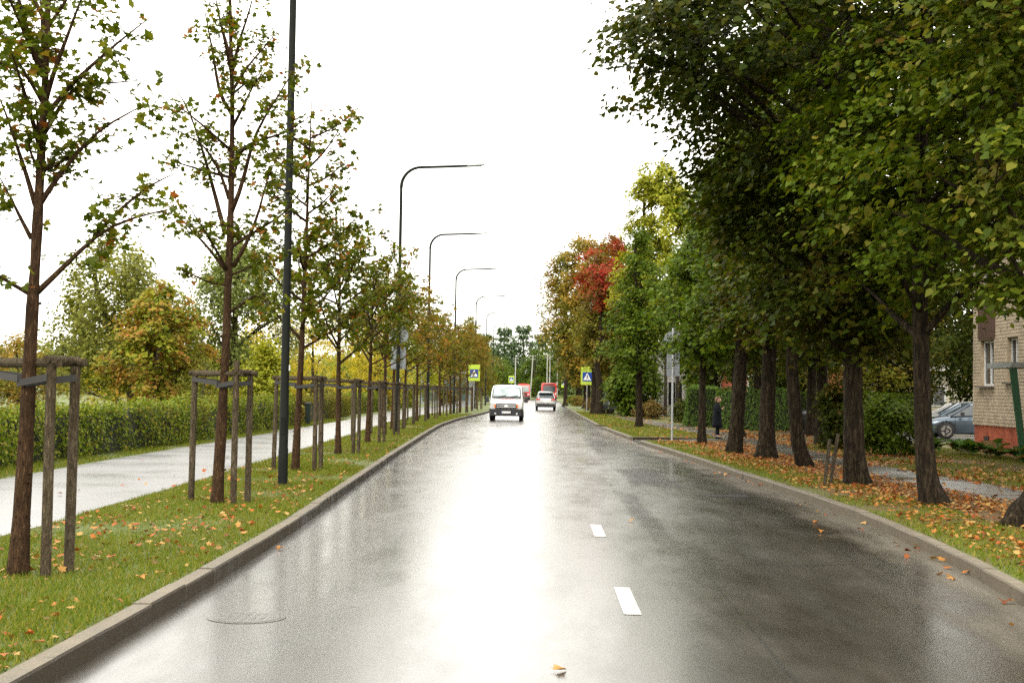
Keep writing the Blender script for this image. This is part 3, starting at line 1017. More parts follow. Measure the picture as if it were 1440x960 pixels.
def fading_patch(name, cx, cy, rx, ry, col, rough, spec, z=.004, lo=.15, hi=.75, amount=.9):
    if name not in MATS:
        m, t, o = _new(name)
        p = N(t, 'ShaderNodeBsdfPrincipled', i_Roughness=rough)
        p.inputs['Specular IOR Level'].default_value = spec
        P = wpos(t)
        g_ = noise(t, P, 45, 5, .75)
        t.links.new(ramp(t, [(.3, [c * .6 for c in col]), (.7, [c * 1.4 for c in col])], g_), p.inputs['Base Color'])
        t.links.new(bump(t, g_, .5, .006), p.inputs['Normal'])
        at = N(t, 'ShaderNodeAttribute', attribute_name='inside')
        nn = fmath(t, 'MULTIPLY', fmath(t, 'SUBTRACT', noise(t, wpos(t, (1.2, .4, 1)), 2.2, 5), .5), 1.6)
        fa = mrange(t, fmath(t, 'ADD', at.outputs['Fac'], nn), lo, hi, 0, amount)
        tb = t.nodes.new('ShaderNodeBsdfTransparent'); ms_ = t.nodes.new('ShaderNodeMixShader')
        t.links.new(fa, ms_.inputs[0]); t.links.new(tb.outputs[0], ms_.inputs[1]); t.links.new(p.outputs[0], ms_.inputs[2]); t.links.new(ms_.outputs[0], o.inputs[0])
    V, F, A = [], [], []
    k = 9
    for j in range(k):
        for i in range(k):
            u, v = -1 + 2 * i / (k - 1), -1 + 2 * j / (k - 1)
            V.append((cx + rx * u, cy + ry * v, z)); A.append(max(0, 1 - max(abs(u), abs(v)) ** 2))
    for j in range(k - 1):
        for i in range(k - 1):
            F.append((j * k + i, j * k + i + 1, (j + 1) * k + i + 1, (j + 1) * k + i))
    me = bpy.data.meshes.new('asphalt_patch'); me.from_pydata(V, [], F)
    a_ = me.attributes.new('inside', 'FLOAT', 'POINT'); a_.data.foreach_set('value', np.array(A, np.float32))
    return tag(link('asphalt_patch', me, name), kind='structure')


fading_patch('rough_dark_asphalt', 2.25, 28.3, .55, 3.6, (.03, .025, .02), .5, .3, .004, .15, .9, .7)
fading_patch('worn_dark_asphalt', 1.5, 19.5, .22, 6.0, (.03, .025, .02), .5, .3, .0045, .3, 1.1, .45)
fading_patch('worn_dark_asphalt', 2.0, 45, .5, 9.0, (.03, .025, .02), .5, .3, .0042)
t = thing('manhole_cover', 'round iron manhole cover in the wet road near the left kerb', 'manhole cover', (-2.2, 10.3, 0))
mb = MB(); mb.cyl((0, 0, -.026), .3, .06, 'Z', 32); mb.build('rim', 'wet_asphalt', t)
mb = MB(); mb.cyl((0, 0, -.0225), .26, .056, 'Z', 32)
for i in range(-3, 4):
    for j in range(-3, 4):
        if i * i + j * j < 10: mb.box((i * .064, j * .064, .0045), (.04, .04, .004))
mb.build('lid', 'wet_asphalt', t)
t = thing('drain_grate', 'rectangular iron drain grate in the dark wet right lane', 'drain', (3.25, 23.4, 0))
mb = MB()
for sx, sy, cx, cy_ in ((.7, .05, 0, .25), (.7, .05, 0, -.25), (.05, .45, .325, 0), (.05, .45, -.325, 0)):
    mb.box((cx, cy_, .004), (sx, sy, .016))
mb.build('frame', 'cast_iron', t)
for i in range(9):
    mb = MB(); mb.box((-.27 + i * .0675, 0, .002), (.035, .45, .014)); mb.build('bar', 'cast_iron', t)
mb = MB(); mb.box((0, 0, .0018), (.6, .45, .003)); mb.build('pit', 'strap_black', t)

# ------------------------------------------------------------------ grass and litter
def blades(name, n, fx, h, wd, seed, yr):
    r = np.random.default_rng(seed)
    y = r.uniform(yr[0], yr[1], n) if yr[2] is None else yr[0] + (yr[1] - yr[0]) * r.uniform(0, 1, n) ** yr[2]
    a, b = fx
    lo = np.array([a(q) for q in np.linspace(yr[0], yr[1], 60)]); hi = np.array([b(q) for q in np.linspace(yr[0], yr[1], 60)])
    yl = np.linspace(yr[0], yr[1], 60)
    x = np.interp(y, yl, lo) + (np.interp(y, yl, hi) - np.interp(y, yl, lo)) * r.uniform(0, 1, n)
    nzf = snoise(seed)
    P = np.stack([x, y, np.full(n, ZL)], 1)
    k = nzf(P, 1.6)
    keep = k > -0.75 + r.normal(0, .3, n)
    P, k = P[keep], k[keep]
    n = len(P)
    hh = h * r.uniform(.5, 1.3, n) * (1 + .35 * k)
    a_ = r.uniform(0, pi, n)
    ww = wd * r.uniform(.7, 1.3, n)
    dx = np.stack([np.cos(a_) * ww, np.sin(a_) * ww, np.zeros(n)], 1)
    lean = np.stack([r.normal(0, .5, n), r.normal(0, .5, n), np.ones(n)], 1) * hh[:, None]
    V = np.stack([P - dx, P + dx, P + lean], 1).reshape(-1, 3)
    F = np.arange(3 * n).reshape(-1, 3)
    return tag(link(name, np_mesh(name, V, F), 'grass_blades'), 'short wet grass growing on the verge', 'grass', kind='stuff')


plr = lambda y: float(np.interp(y, PLR[:, 0], PLR[:, 1]))
pll = lambda y: float(np.interp(y, PLL[:, 0], PLL[:, 1]))
g = blades('grass', 95000, (lambda y: plr(y) + .02, lambda y: kl(y) - .16), .045, .0045, 21, (6.5, 26, 1.25))
g['label'] = 'bright wet grass between the left kerb and the pale path, near stretch'
g = blades('grass', 50000, (lambda y: plr(y) + .02, lambda y: kl(y) - .16), .07, .008, 22, (26, 90, 1.3))
g['label'] = 'strip of grass along the staked trees, farther stretch'
g = blades('grass', 30000, (lambda y: pll(y) - 1.6, lambda y: pll(y) - .03), .08, .008, 23, (16, 70, 1.2))
g['label'] = 'narrow grass edge between the pale path and the left hedge'
g = blades('grass', 32000, (lambda y: kr(y) + .17, lambda y: min(kr(y) + 1.5, 6.1)), .05, .006, 24, (9, 46, 1.2))
g['label'] = 'grass strip behind the right kerb under the big trees'
g = blades('grass', 30000, (lambda y: kr(y) + .17, lambda y: pn(y) - .1), .06, .010, 25, (49.7, 110, 1.2))
g['label'] = 'sunny looking grass beside the right road sign and beyond'
g = blades('grass', 36000, (lambda y: pf(y) + .1, lambda y: 13.0), .06, .007, 26, (20, 45, 1.1))
g['label'] = 'grass in front of the brick house beside the dark path'


def litter(name, n, fx, yr, seed, size, label, dens=None, z=ZL + .02):
    r = np.random.default_rng(seed)
    y = yr[0] + (yr[1] - yr[0]) * r.uniform(0, 1, n) ** yr[2]
    yl = np.linspace(yr[0], yr[1], 60)
    lo, hi = np.array([fx[0](q) for q in yl]), np.array([fx[1](q) for q in yl])
    u = r.uniform(0, 1, n) if dens is None else r.beta(*dens, n)
    x = np.interp(y, yl, lo) + (np.interp(y, yl, hi) - np.interp(y, yl, lo)) * u
    P = np.stack([x, y, z + r.uniform(0, .03, n)], 1)
    k = snoise(seed)(P, 1.3) + .3 * r.normal(0, 1, n) > -.35
    P = P[k]; n = len(P)
    nrm = np.array([0, 0, 1.0]) + r.normal(0, .35, (n, 3))
    tip = r.normal(0, 1, (n, 3)); tip[:, 2] *= .2
    X, Y, Z = leaf_frames(nrm, tip)
    me = leaf_mesh(name, TM, P, X, Y, Z, size * r.uniform(.5, 1.2, n))
    return tag(link(name, me, 'fallen_orange'), label, 'leaves', kind='stuff')


litter('leaf_litter', 2600, (lambda y: plr(y), lambda y: kl(y) - .17), (7, 60, 1.7), 31, .065, 'orange fallen leaves scattered over the left verge grass')
litter('leaf_litter', 15000, (lambda y: kr(y) + .3, lambda y: pn(y) + .15), (9, 46, 1.3), 32, .066, 'thick carpet of orange leaves under the right tree row', (1.35, 1.1))
litter('leaf_litter', 6000, (lambda y: pf(y) - .25, lambda y: 11.5), (18, 60, 1.2), 33, .09, 'fallen leaves between the dark path and the house', (1.0, 1.8))
litter('leaf_litter', 1800, (lambda y: kr(y) + .2, lambda y: 8.5), (49, 110, 1.3), 34, .09, 'yellow fallen leaves on the far right verge', (1.2, 1.2))
litter('leaf_litter', 260, (lambda y: pn(y), lambda y: pf(y)), (12, 50, 1.2), 35, .09, 'fallen leaves lying on the dark right path', None, ZL + .012)
litter('leaf_litter', 120, (lambda y: kr(y) - .5, lambda y: kr(y) - .02), (9, 60, 1.2), 36, .08, 'small leaves washed along the right gutter', (2.5, 1), .006)
litter('leaf_litter', 50, (lambda y: plr(y) - 3, lambda y: plr(y)), (12, 50, 1.2), 37, .08, 'a few leaves on the pale left path', None, ZL + .012)


def fallen(x, y, z, s, label, group=None, seed=0):
    r = np.random.default_rng(seed)
    v, f = TM
    v = v.copy() * s
    v[:, 2] = v[:, 2] * 2 + r.normal(0, .006, len(v)) + .012
    a = r.uniform(0, 6.28)
    v = np.stack([v[:, 0] * cos(a) - v[:, 1] * sin(a), v[:, 0] * sin(a) + v[:, 1] * cos(a), v[:, 2] - v[:, 2].min() + .004], 1)
    me = bpy.data.meshes.new('fallen_leaf')
    me.from_pydata([tuple(p) for p in v], [], [tuple(q) for q in f])
    o = link('fallen_leaf', me, 'fallen_orange')
    o.location = (x, y, z)
    return tag(o, label, 'leaf', group)


for i, (x, y, s, lb) in enumerate([(.11, 8.5, .11, 'single orange leaf on the wet road at the bottom middle'), (3.85, 18.7, .1, 'small fallen leaf near the right kerb, upper of the two by the trees'), (3.65, 17.45, .13, 'pale curled leaf on the dark lane, lower of the two by the trees'),
                                   (1.27, 18.4, .07, 'tiny dark leaf just right of the farther lane dash'), (-2.75, 14.6, .1, 'red leaf on the wet road against the left kerb'), (4.0, 11.7, .11, 'red leaf in the gutter at the right edge'), (3.95, 13.1, .08, 'small reddish leaf beside the right gutter')]):
    fallen(x, y, .002, s, lb, None, i)
r = np.random.default_rng(77)
for i in range(48):
    y = 7.5 + 10 * r.uniform() ** 1.2
    fallen(plr(y) + (kl(y) - .25 - plr(y)) * r.uniform(.05, .97), y, ZL + .035, r.uniform(.06, .1), 'orange maple leaf lying on the near left verge', 'maple leaves lying on the near left verge', 100 + i)
for i in range(40):
    y = 10.5 + 8 * r.uniform()
    x = kr(y) + .25 + 1.9 * r.uniform()
    fallen(x, y, ZL + .035, r.uniform(.055, .085), 'orange leaf lying on the near right verge', 'leaves lying on the near right verge', 300 + i)

# ------------------------------------------------------------------ left row: maples, stakes
T1 = [[(-0.0,-0.0),(0.04,1.26),(0.06,2.29),(0.08,2.9),(0.1,3.7),(0.12,4.56),(0.12,5.31),(0.11,6.49)],[(0.07,2.38),(0.23,2.54),(0.41,2.72),(0.56,2.88),(0.77,3.02),(0.98,3.08),(1.26,3.15)],[(0.57,2.89),(0.77,3.15),(0.98,3.37),(1.19,3.5)],[(0.05,2.38),(-0.1,2.47),(-0.29,2.59),(-0.61,2.83)],[(0.03,2.87),(-0.09,3.05),(-0.22,3.26),(-0.35,3.45)],[(0.06,3.15),(-0.04,3.48),(-0.14,3.76),(-0.22,4.0),(-0.31,4.19)],[(0.09,3.15),(0.24,3.39),(0.42,3.61),(0.6,3.8),(0.81,3.92),(1.01,4.02)],[(0.1,3.45),(0.27,3.55),(0.45,3.7),(0.6,3.83)],[(0.1,3.88),(0.31,4.16),(0.52,4.35),(0.7,4.51),(1.03,4.76)],[(0.08,3.45),(-0.0,3.61),(-0.04,3.82)],[(0.11,4.01),(0.21,4.32),(0.36,4.63),(0.43,4.81),(0.59,5.12)],[(0.11,3.76),(0.34,4.22),(0.65,4.25),(0.86,4.29)],[(0.1,4.31),(-0.04,4.62),(-0.14,4.93),(-0.25,5.24)],[(0.11,4.13),(-0.1,4.31),(-0.41,4.43)],[(0.12,4.69),(0.26,4.94),(0.43,5.31)],[(0.12,4.69),(-0.05,5.06),(-0.19,5.43)]]
T2 = [[(-0.0,-0.0),(0.08,2.25),(0.08,2.94),(0.1,4.04),(0.09,5.54),(0.04,6.54),(-0.01,7.65),(-0.07,9.28)],[(0.15,3.29),(0.36,3.64),(0.55,4.15),(0.62,4.55),(0.83,4.9)],[(0.11,2.65),(0.33,2.8),(0.53,2.93),(0.76,2.66)],[(0.09,3.16),(0.37,3.3),(0.55,3.4),(0.71,3.6)],[(0.1,4.04),(0.29,4.44),(0.35,4.84),(0.54,5.34),(0.82,5.65),(1.12,6.15)],[(0.05,3.24),(-0.24,3.59),(-0.54,3.88),(-0.8,4.13)],[(0.03,3.74),(-0.15,4.34),(-0.37,5.03),(-0.56,5.53),(-0.84,5.93)],[(0.07,4.24),(-0.06,4.64),(-0.27,4.98),(-0.67,5.18)],[(0.09,5.24),(0.27,5.54),(0.36,5.74),(0.61,6.05)],[(0.08,5.44),(-0.08,5.64),(-0.2,6.34),(-0.34,6.99)],[(0.06,5.94),(0.15,6.45),(0.29,6.9),(0.38,7.36)],[(0.07,3.54),(0.36,3.74),(0.85,4.05),(1.14,4.5)],[(0.1,3.04),(-0.12,3.04),(-0.43,3.19),(-0.68,3.28)],[(0.1,4.74),(0.33,5.04),(0.83,5.15),(1.27,5.45)],[(0.09,4.54),(-0.26,4.63),(-0.76,4.78),(-1.02,4.93)],[(0.04,6.24),(-0.11,6.74),(-0.22,7.25)],[(0.07,5.74),(0.3,6.15),(0.55,6.45),(0.69,6.65)]]


def lift(T, seed, spread=.55):
    """give the branch outlines their depth toward and away from the road"""
    r = np.random.default_rng(seed)
    out = [[(x, 0, z) for x, z in T[0]]]
    for b in T[1:]:
        k = r.uniform(-spread, spread)
        out.append([(x, abs(x - b[0][0]) * k * (i > 0) + .0, z) for i, (x, z) in enumerate(b)])
    return out


def extra(seed, n, z0, z1, spread, x1):
    """branches pointing to and from the camera, which the outline cannot show"""
    r = np.random.default_rng(seed)
    B = []
    for i in range(n):
        z = r.uniform(z0, z1)
        s = 1 if i % 2 else -1
        ln = spread * r.uniform(.5, 1)
        a = r.normal(0, .35)
        B.append([(x1, 0, z), (x1 + a * ln * .5, s * ln * .5, z + ln * .4), (x1 + a * ln, s * ln, z + ln * .75)])
    return B


def support(base, label, seed, offs=((.28, -.12), (.37, .22), (-.56, .5)), hs=(1.8, 1.78, 1.78), sides=12):
    r = np.random.default_rng(seed)
    t = thing('tree_support', label, 'tree stakes', (base[0], base[1], ZL), 0, 'wooden stake frames round the young maples')
    tops = []
    for (x, y), h in zip(offs, hs):
        mb = MB()
        lx, ly = r.normal(0, .015), r.normal(0, .015)
        P = [(x, y, -.1), (x + lx * .5, y + ly * .5, h * .5), (x + lx, y + ly, h)]
        mb.tube(P, [.046, .044, .042], sides, True, .02)
        mb.build('stake', 'stake_wood', t, smooth=True)
        tops.append(np.array([x + lx, y + ly, 1.8]))
    for a, b in ((2, 0), (2, 1), (0, 1)):
        p, q = tops[a], tops[b]
        d = (q - p) / np.linalg.norm(q - p)
        e = .09 if (a, b) != (0, 1) else .06
        dz = {(2, 0): 0.0, (2, 1): .012, (0, 1): .03}[(a, b)]
        sh = np.array([-d[1], d[0], 0]) * .015
        p2, q2 = p - d * e + sh, q + d * e + sh
        p2[2] += dz; q2[2] += dz
        mb = MB(); mb.tube([p2, (p2 + q2) / 2, q2], [.038, .039, .037], 10, True, .02)
        mb.build('rail', 'stake_wood', t, smooth=True)
    for k, (p, zz) in enumerate(zip(tops, (1.66, 1.66, 1.7))):
        c = np.array([.03, 0, zz - .03]); q = np.array([p[0], p[1], zz + .02])
        d = unit(q - c); sd_ = np.array([-d[1], d[0], 0])
        mb = MB()
        for s in (-1, 1):
            a0, a1 = c + sd_ * .095 * s - d * .02, q + sd_ * .05 * s
            wv = np.array([0, 0, .03])
            mb.add([a0 - wv, a1 - wv, a1 + wv, a0 + wv, a0 - wv + sd_ * .006, a1 - wv + sd_ * .006, a1 + wv + sd_ * .006, a0 + wv + sd_ * .006], [(0, 1, 2, 3), (7, 6, 5, 4), (0, 4, 5, 1), (2, 6, 7, 3), (1, 5, 6, 2), (0, 3, 7, 4)])
        mb.build('strap', 'strap_black', t)
    return t


ORD = ['nearest', 'second', 'third', 'fourth', 'fifth', 'sixth', 'seventh', 'eighth', 'ninth', 'tenth', 'eleventh', 'twelfth', 'thirteenth', 'fourteenth', 'fifteenth', 'sixteenth']
rowL = [(-4.41, 11.46), (-4.45, 18.71), (-4.74, 26.3), (-4.96, 33.37), (-5.1, 40.2), (-5.4, 47.1)]
y = 54.0
while len(rowL) < 16:
    rowL.append((kl(y) - 1.55, y)); y += 7.0
maple('nearest young maple at the left edge, thin crown with long bare branches', rowL[0], lift(T1, 1) + extra(5, 7, 2.9, 4.6, 1.0, .09), 'maple_leaves', 11, leaf=.078, picks=300, twig_step=.105, per=11, twl=.34)
maple('second young maple from the camera, just left of the dark lamp post', rowL[1], lift(T2, 2) + extra(6, 8, 3.2, 6.4, 1.1, .08), 'maple_leaves', 12, leaf=.085, picks=200, twig_step=.11, per=10, twl=.34)
for i, b in enumerate(rowL[2:], 2):
    turning = i >= 6
    far = i >= 6
    H = [7.4, 6.3, 6.0, 6.1, 7.2, 6.6, 6.8, 6.4, 6.9, 6.3, 6.7, 6.5, 6.6, 6.4][i - 2]
    lab = f'{ORD[i]} young maple from the camera in the staked row, ' + ('orange and yellow crown' if turning else 'dark green crown')
    Br = auto_branches(200 + i, H, 22, 1.6 if i < 6 else 1.65, 2.3)
    maple(lab, b, Br, 'turning_maple_leaves' if turning else 'maple_leaves', 40 + i, leaf=.115 if i < 6 else .155, twig_step=.10 if i < 6 else .13, per=8 if i < 6 else 9, tmpl=TM if i < 5 else TS, twl=.42)
for i, b in enumerate(rowL):
    lab = f'{ORD[i]} stake frame from the camera, round the {ORD[i]} young maple'
    if i == 0:
        support(b, lab, i, ((.28, -.12), (.365, .2), (-.56, .5)))
    elif i == 1:
        support(b, lab, i, ((.27, -.2), (.38, .22), (-.46, .38)), (1.98, 1.78, 1.78))
    else:
        r = np.random.default_rng(900 + i)
        support(b, lab, i, ((.4 + r.normal(0, .03), -.2), (.45 + r.normal(0, .03), .3), (-.5, .35 + r.normal(0, .05))), sides=10 if i < 6 else 7)

# ------------------------------------------------------------------ street lamps
def lamp_proto():
    t = thing('street_lamp', '', 'street lamp', (0, 0, ZL), 0, 'tall curved street lamps along the left verge')
    mb = MB()
    mb.tube([(0, 0, -.1), (0, 0, .6), (0, 0, .62), (0, 0, 1.6), (0, 0, 1.62), (0, 0, 9.2)], [.082, .082, .076, .074, .07, .056], 16)
    mb.build('post', 'lamp_paint', t, smooth=True)
    mb = MB(); mb.cyl((0, 0, .01), .15, .03, 'Z', 18); mb.build('base_flange', 'lamp_paint', t)
    mb = MB(); mb.bbox((0, -.078, 1.0), (.07, .02, .3), .006); mb.build('access_door', 'lamp_paint', t)
    mb = MB()
    P = [(0, 0, 9.18)] + [(.75 - .75 * cos(a), 0, 9.2 + .75 * sin(a)) for a in np.linspace(0, pi / 2, 9)] + [(1.8, 0, 9.99), (2.55, 0, 10.03)]
    mb.tube(P, np.linspace(.066, .05, len(P)), 10)
    mb.build('arm', 'lamp_paint', t, smooth=True)
    mb = MB()
    mb.loft([[(x, w_ * cos(a), z + h_ * sin(a)) for a in np.linspace(0, 2 * pi, 8, endpoint=False)] for x, w_, z, h_ in ((2.45, .04, 10.02, .045), (2.6, .09, 10.03, .05), (2.9, .13, 10.05, .04), (3.12, .11, 10.07, .022))])
    hd = mb.build('lamp_head', 'lamp_head_grey', t, smooth=True)
    mb = MB(); mb.box((2.85, 0, 10.012), (.3, .16, .008)); mb.build('lens', 'lamp_lens_clear', hd)
    mb = MB(); mb.tube([(0, 0, 4.9), (-.18, 0, 4.95), (-.24, 0, 4.97)], [.02, .02, .03], 8); mb.cyl((-.0, 0, 4.9), .085, .08, 'Z', 14)
    mb.build('bracket', 'lamp_paint', t)
    mb = MB(); mb.box((.078, -.01, 1.95), (.012, .07, .09)); mb.build('number_tag', 'plate_white', t)
    return t


lp = lamp_proto()
LP = [(-4.24, 22.4), (-5.31, 50.4), (-6.0, 72.3), (-5.9, 93.2), (-5.76, 120), (-5.82, 145), (-5.92, 170)]
LL = ['nearest street lamp, thick dark post rising out of the frame', 'second street lamp from the camera, with signs on its post and the tallest visible arm', 'third street lamp from the camera along the left verge', 'fourth street lamp from the camera along the left verge', 'fifth street lamp from the camera along the left verge', 'sixth street lamp from the camera, small in the distance', 'farthest street lamp with its arm against the far trees']
for i, (x, y) in enumerate(LP):
    o = lp if i == 0 else copy_tree(lp)
    o.location = (x, y, ZL)
    o['label'] = LL[i]
    o.rotation_euler = (0, 0, 0)

# ------------------------------------------------------------------ signs
def disc(mb, c, rr, th=.012, sides=28):
    mb.cyl(c, rr, th, 'Y', sides)


t = thing('road_sign', 'backs of a round and a rectangular road sign on the second lamp post', 'road sign', (LP[1][0], LP[1][1] + .09, ZL), 0)
mb = MB(); disc(mb, (0, .02, 3.62), .36); mb.build('round_plate', 'sign_back', t, smooth=True)
mb = MB(); mb.bbox((0, .02, 2.78), (.56, .012, .82), .004); mb.build('square_plate', 'sign_back', t)
for z in (3.5, 3.75, 2.5, 3.05):
    mb = MB(); mb.box((0, .006, z), (.3, .012, .035)); mb.build('clamp', 'galvanised', t)
t = thing('road_sign', 'grey backs of a round and rectangular sign on a pole beside the right path', 'road sign', (4.73, 48.3, ZL), 0)
mb = MB(); mb.tube([(0, 0, -.1), (0, 0, 3.95)], .035, 12); mb.build('pole', 'galvanised', t, smooth=True)
mb = MB(); disc(mb, (.02, .055, 3.5), .35); mb.build('round_plate', 'sign_back', t, smooth=True)
mb = MB(); mb.bbox((.02, .055, 2.66), (.46, .012, .84), .004); mb.build('square_plate', 'sign_back', t)
for z in (3.3, 3.7, 2.4, 2.95):
    mb = MB(); mb.box((0.01, .04, z), (.16, .014, .03)); mb.build('clamp', 'galvanised', t)


def crossing(x, y, label, wd=.95, hg=1.4, zc=2.75, sq_dz=0.0, flip=1):
    t = thing('crossing_sign', label, 'road sign', (x, y, ZL), 0, 'pedestrian crossing signs on lime boards')
    mb = MB(); mb.tube([(0, .04, -.1), (0, .04, zc + hg / 2)], .035, 10); mb.build('pole', 'galvanised', t, smooth=True)
    mb = MB(); mb.bbox((0, 0, zc), (wd, .02, hg), .006); mb.build('backing_board', 'sign_lime', t)
    z0 = zc + sq_dz
    q = wd * .36
    mb = MB(); mb.box((0, -.014, z0), (q * 2, .006, q * 2)); sq = mb.build('blue_panel', 'sign_blue', t)
    mb = MB()
    mb.add([(-q * .85, -.019, z0 - q * .75), (q * .85, -.019, z0 - q * .75), (0, -.019, z0 + q * .85)], [(0, 1, 2)])
    mb.build('white_triangle', 'sign_white', sq)
    mb = MB()
    Y = -.022
    def quad(p):
        mb.add([(a * flip * q, Y, z0 + b * q) for a, b in p], [tuple(range(len(p)))])
    quad([(.06 * cos(a) + .02, .42 + .08 * sin(a)) for a in np.linspace(0, 6.28, 9)[:-1]])
    quad([(-.08, .32), (.12, .32), (.1, -.1), (-.06, -.1)])
    quad([(-.06, -.1), (.04, -.1), (-.22, -.6), (-.32, -.6)])
    quad([(.0, -.1), (.1, -.1), (.3, -.6), (.2, -.6)])
    quad([(.1, .28), (.28, .0), (.22, -.04), (.08, .18)])
    quad([(-.06, .28), (-.26, .05), (-.2, .0), (-.04, .18)])
    for k in range(5):
        quad([(-.66 + k * .28, -.72), (-.54 + k * .28, -.72), (-.5 + k * .25, -.64), (-.6 + k * .25, -.64)])
    mb.build('pedestrian_symbol', 'sign_black', sq)
    return t


crossing(3.7, 105.9, 'lime bordered pedestrian crossing sign by the two trunks on the right verge', 1.0, 1.42, 2.88, -.08)
crossing(-4.87, 100, 'lime bordered pedestrian crossing sign beyond the staked trees on the left', .86, 1.2, 2.9, -.05, -1)
crossing(3.35, 185, 'small far crossing sign on the right beside the red bus', .85, 1.15, 2.75)
crossing(-4.0, 190, 'tiny far crossing sign above the white van roof', .8, 1.0, 3.2)

# far utility poles
for i, (x, y, h, lean, lb) in enumerate([(-5.2, 285, 8.6, .02, 'far pale pole with crossarms left of the road'), (-2.0, 285, 9.2, .5, 'leaning pale concrete pole above the red truck'), (1.5, 287, 9.6, .03, 'thin far pole just left of the red bus roof'), (2.05, 284, 9.2, .03, 'pale pole rising behind the red bus'), (3.6, 282, 8.5, .05, 'far pale pole right of the red bus')]):
    t = thing('utility_pole', lb, 'pole', (x, y, ZL), 0, 'pale utility poles at the end of the road')
    mb = MB(); mb.tube([(0, 0, -.1), (lean * .5, 0, h * .5), (lean, 0, h)], [.13, .115, .09], 8); mb.build('post', 'concrete_pole', t, smooth=True)
    for k in range(2):
        mb = MB(); mb.box((lean, 0, h - .25 - k * .6), (1.3, .08, .08)); mb.build('crossarm', 'concrete_pole', t)
    mb = MB()
    for k in range(3): mb.cyl((lean - .5 + k * .5, 0, h - .12), .05, .16, 'Z', 6)
    o = mb.build('insulator_row', 'concrete_pole', t); o['kind'] = 'stuff'
t = thing('overhead_wires', 'thin overhead wires between the far poles across the road', 'wires', (0, 0, 0))
for (a, b) in (((-5.2, 285, 8.4), (-1.5, 285, 9.0)), ((-1.5, 285, 9.0), (2.05, 284, 9.0)), ((2.05, 284, 9.0), (3.6, 282, 8.3)), ((-5.2, 285, 7.8), (1.5, 287, 8.7))):
    mb = MB()
    a, b = np.array(a), np.array(b)
    mb.tube([a + (b - a) * u + np.array([0, 0, -.8 * u * (1 - u)]) for u in np.linspace(0, 1, 8)], .02, 4)
    mb.build('wire', 'wire_black', t)

# ------------------------------------------------------------------ vehicles
def wheel(parent, c, r=.33, w_=.2, side=1):
    mb = MB()
    c = np.array(c, float)
    d = np.array([1.0, 0, 0])
    mb.tube([c - d * w_ / 2, c - d * w_ * .4, c + d * w_ * .4, c + d * w_ / 2], [r * .92, r, r, r * .92], 24)
    o = mb.build('wheel', 'tyre_rubber', parent, smooth=True)
    mb = MB()
    mb.cyl(c + d * side * (w_ / 2 + .004), r * .64, .012, 'X', 20)
    mb.build('rim', 'rim_metal', o)
    mb = MB()
    for k in range(5):
        a = k * 2 * pi / 5
        mb.box(c + np.array([side * (w_ / 2 + .016), cos(a) * r * .32, sin(a) * r * .32]), (.014, .05, r * .56), 0, None, (-(a - pi / 2) + 0, 0))
    mb.build('spoke', 'dark_plastic', o)
    return o


def ring(y, zb, zt, wb, wt, wmid, zmid, crown=.03, y2=None):
    """cross-section across the car at length y: bottom, waist, top"""
    y2 = y if y2 is None else y2
    h = [(wb * .9, zb, y), (wb, zb + .08, y), (wmid, zmid, y), (wmid * .985, zmid + (zt - zmid) * .45, y), (wt, zt - .05, y2), (wt - .06, zt - .012, y2), (wt * .45, zt + crown, y2)]
    pts = [(x, yy_, z) for x, z, yy_ in h]
    return pts + [(-x, yy_, z) for x, yy_, z in pts[::-1]]


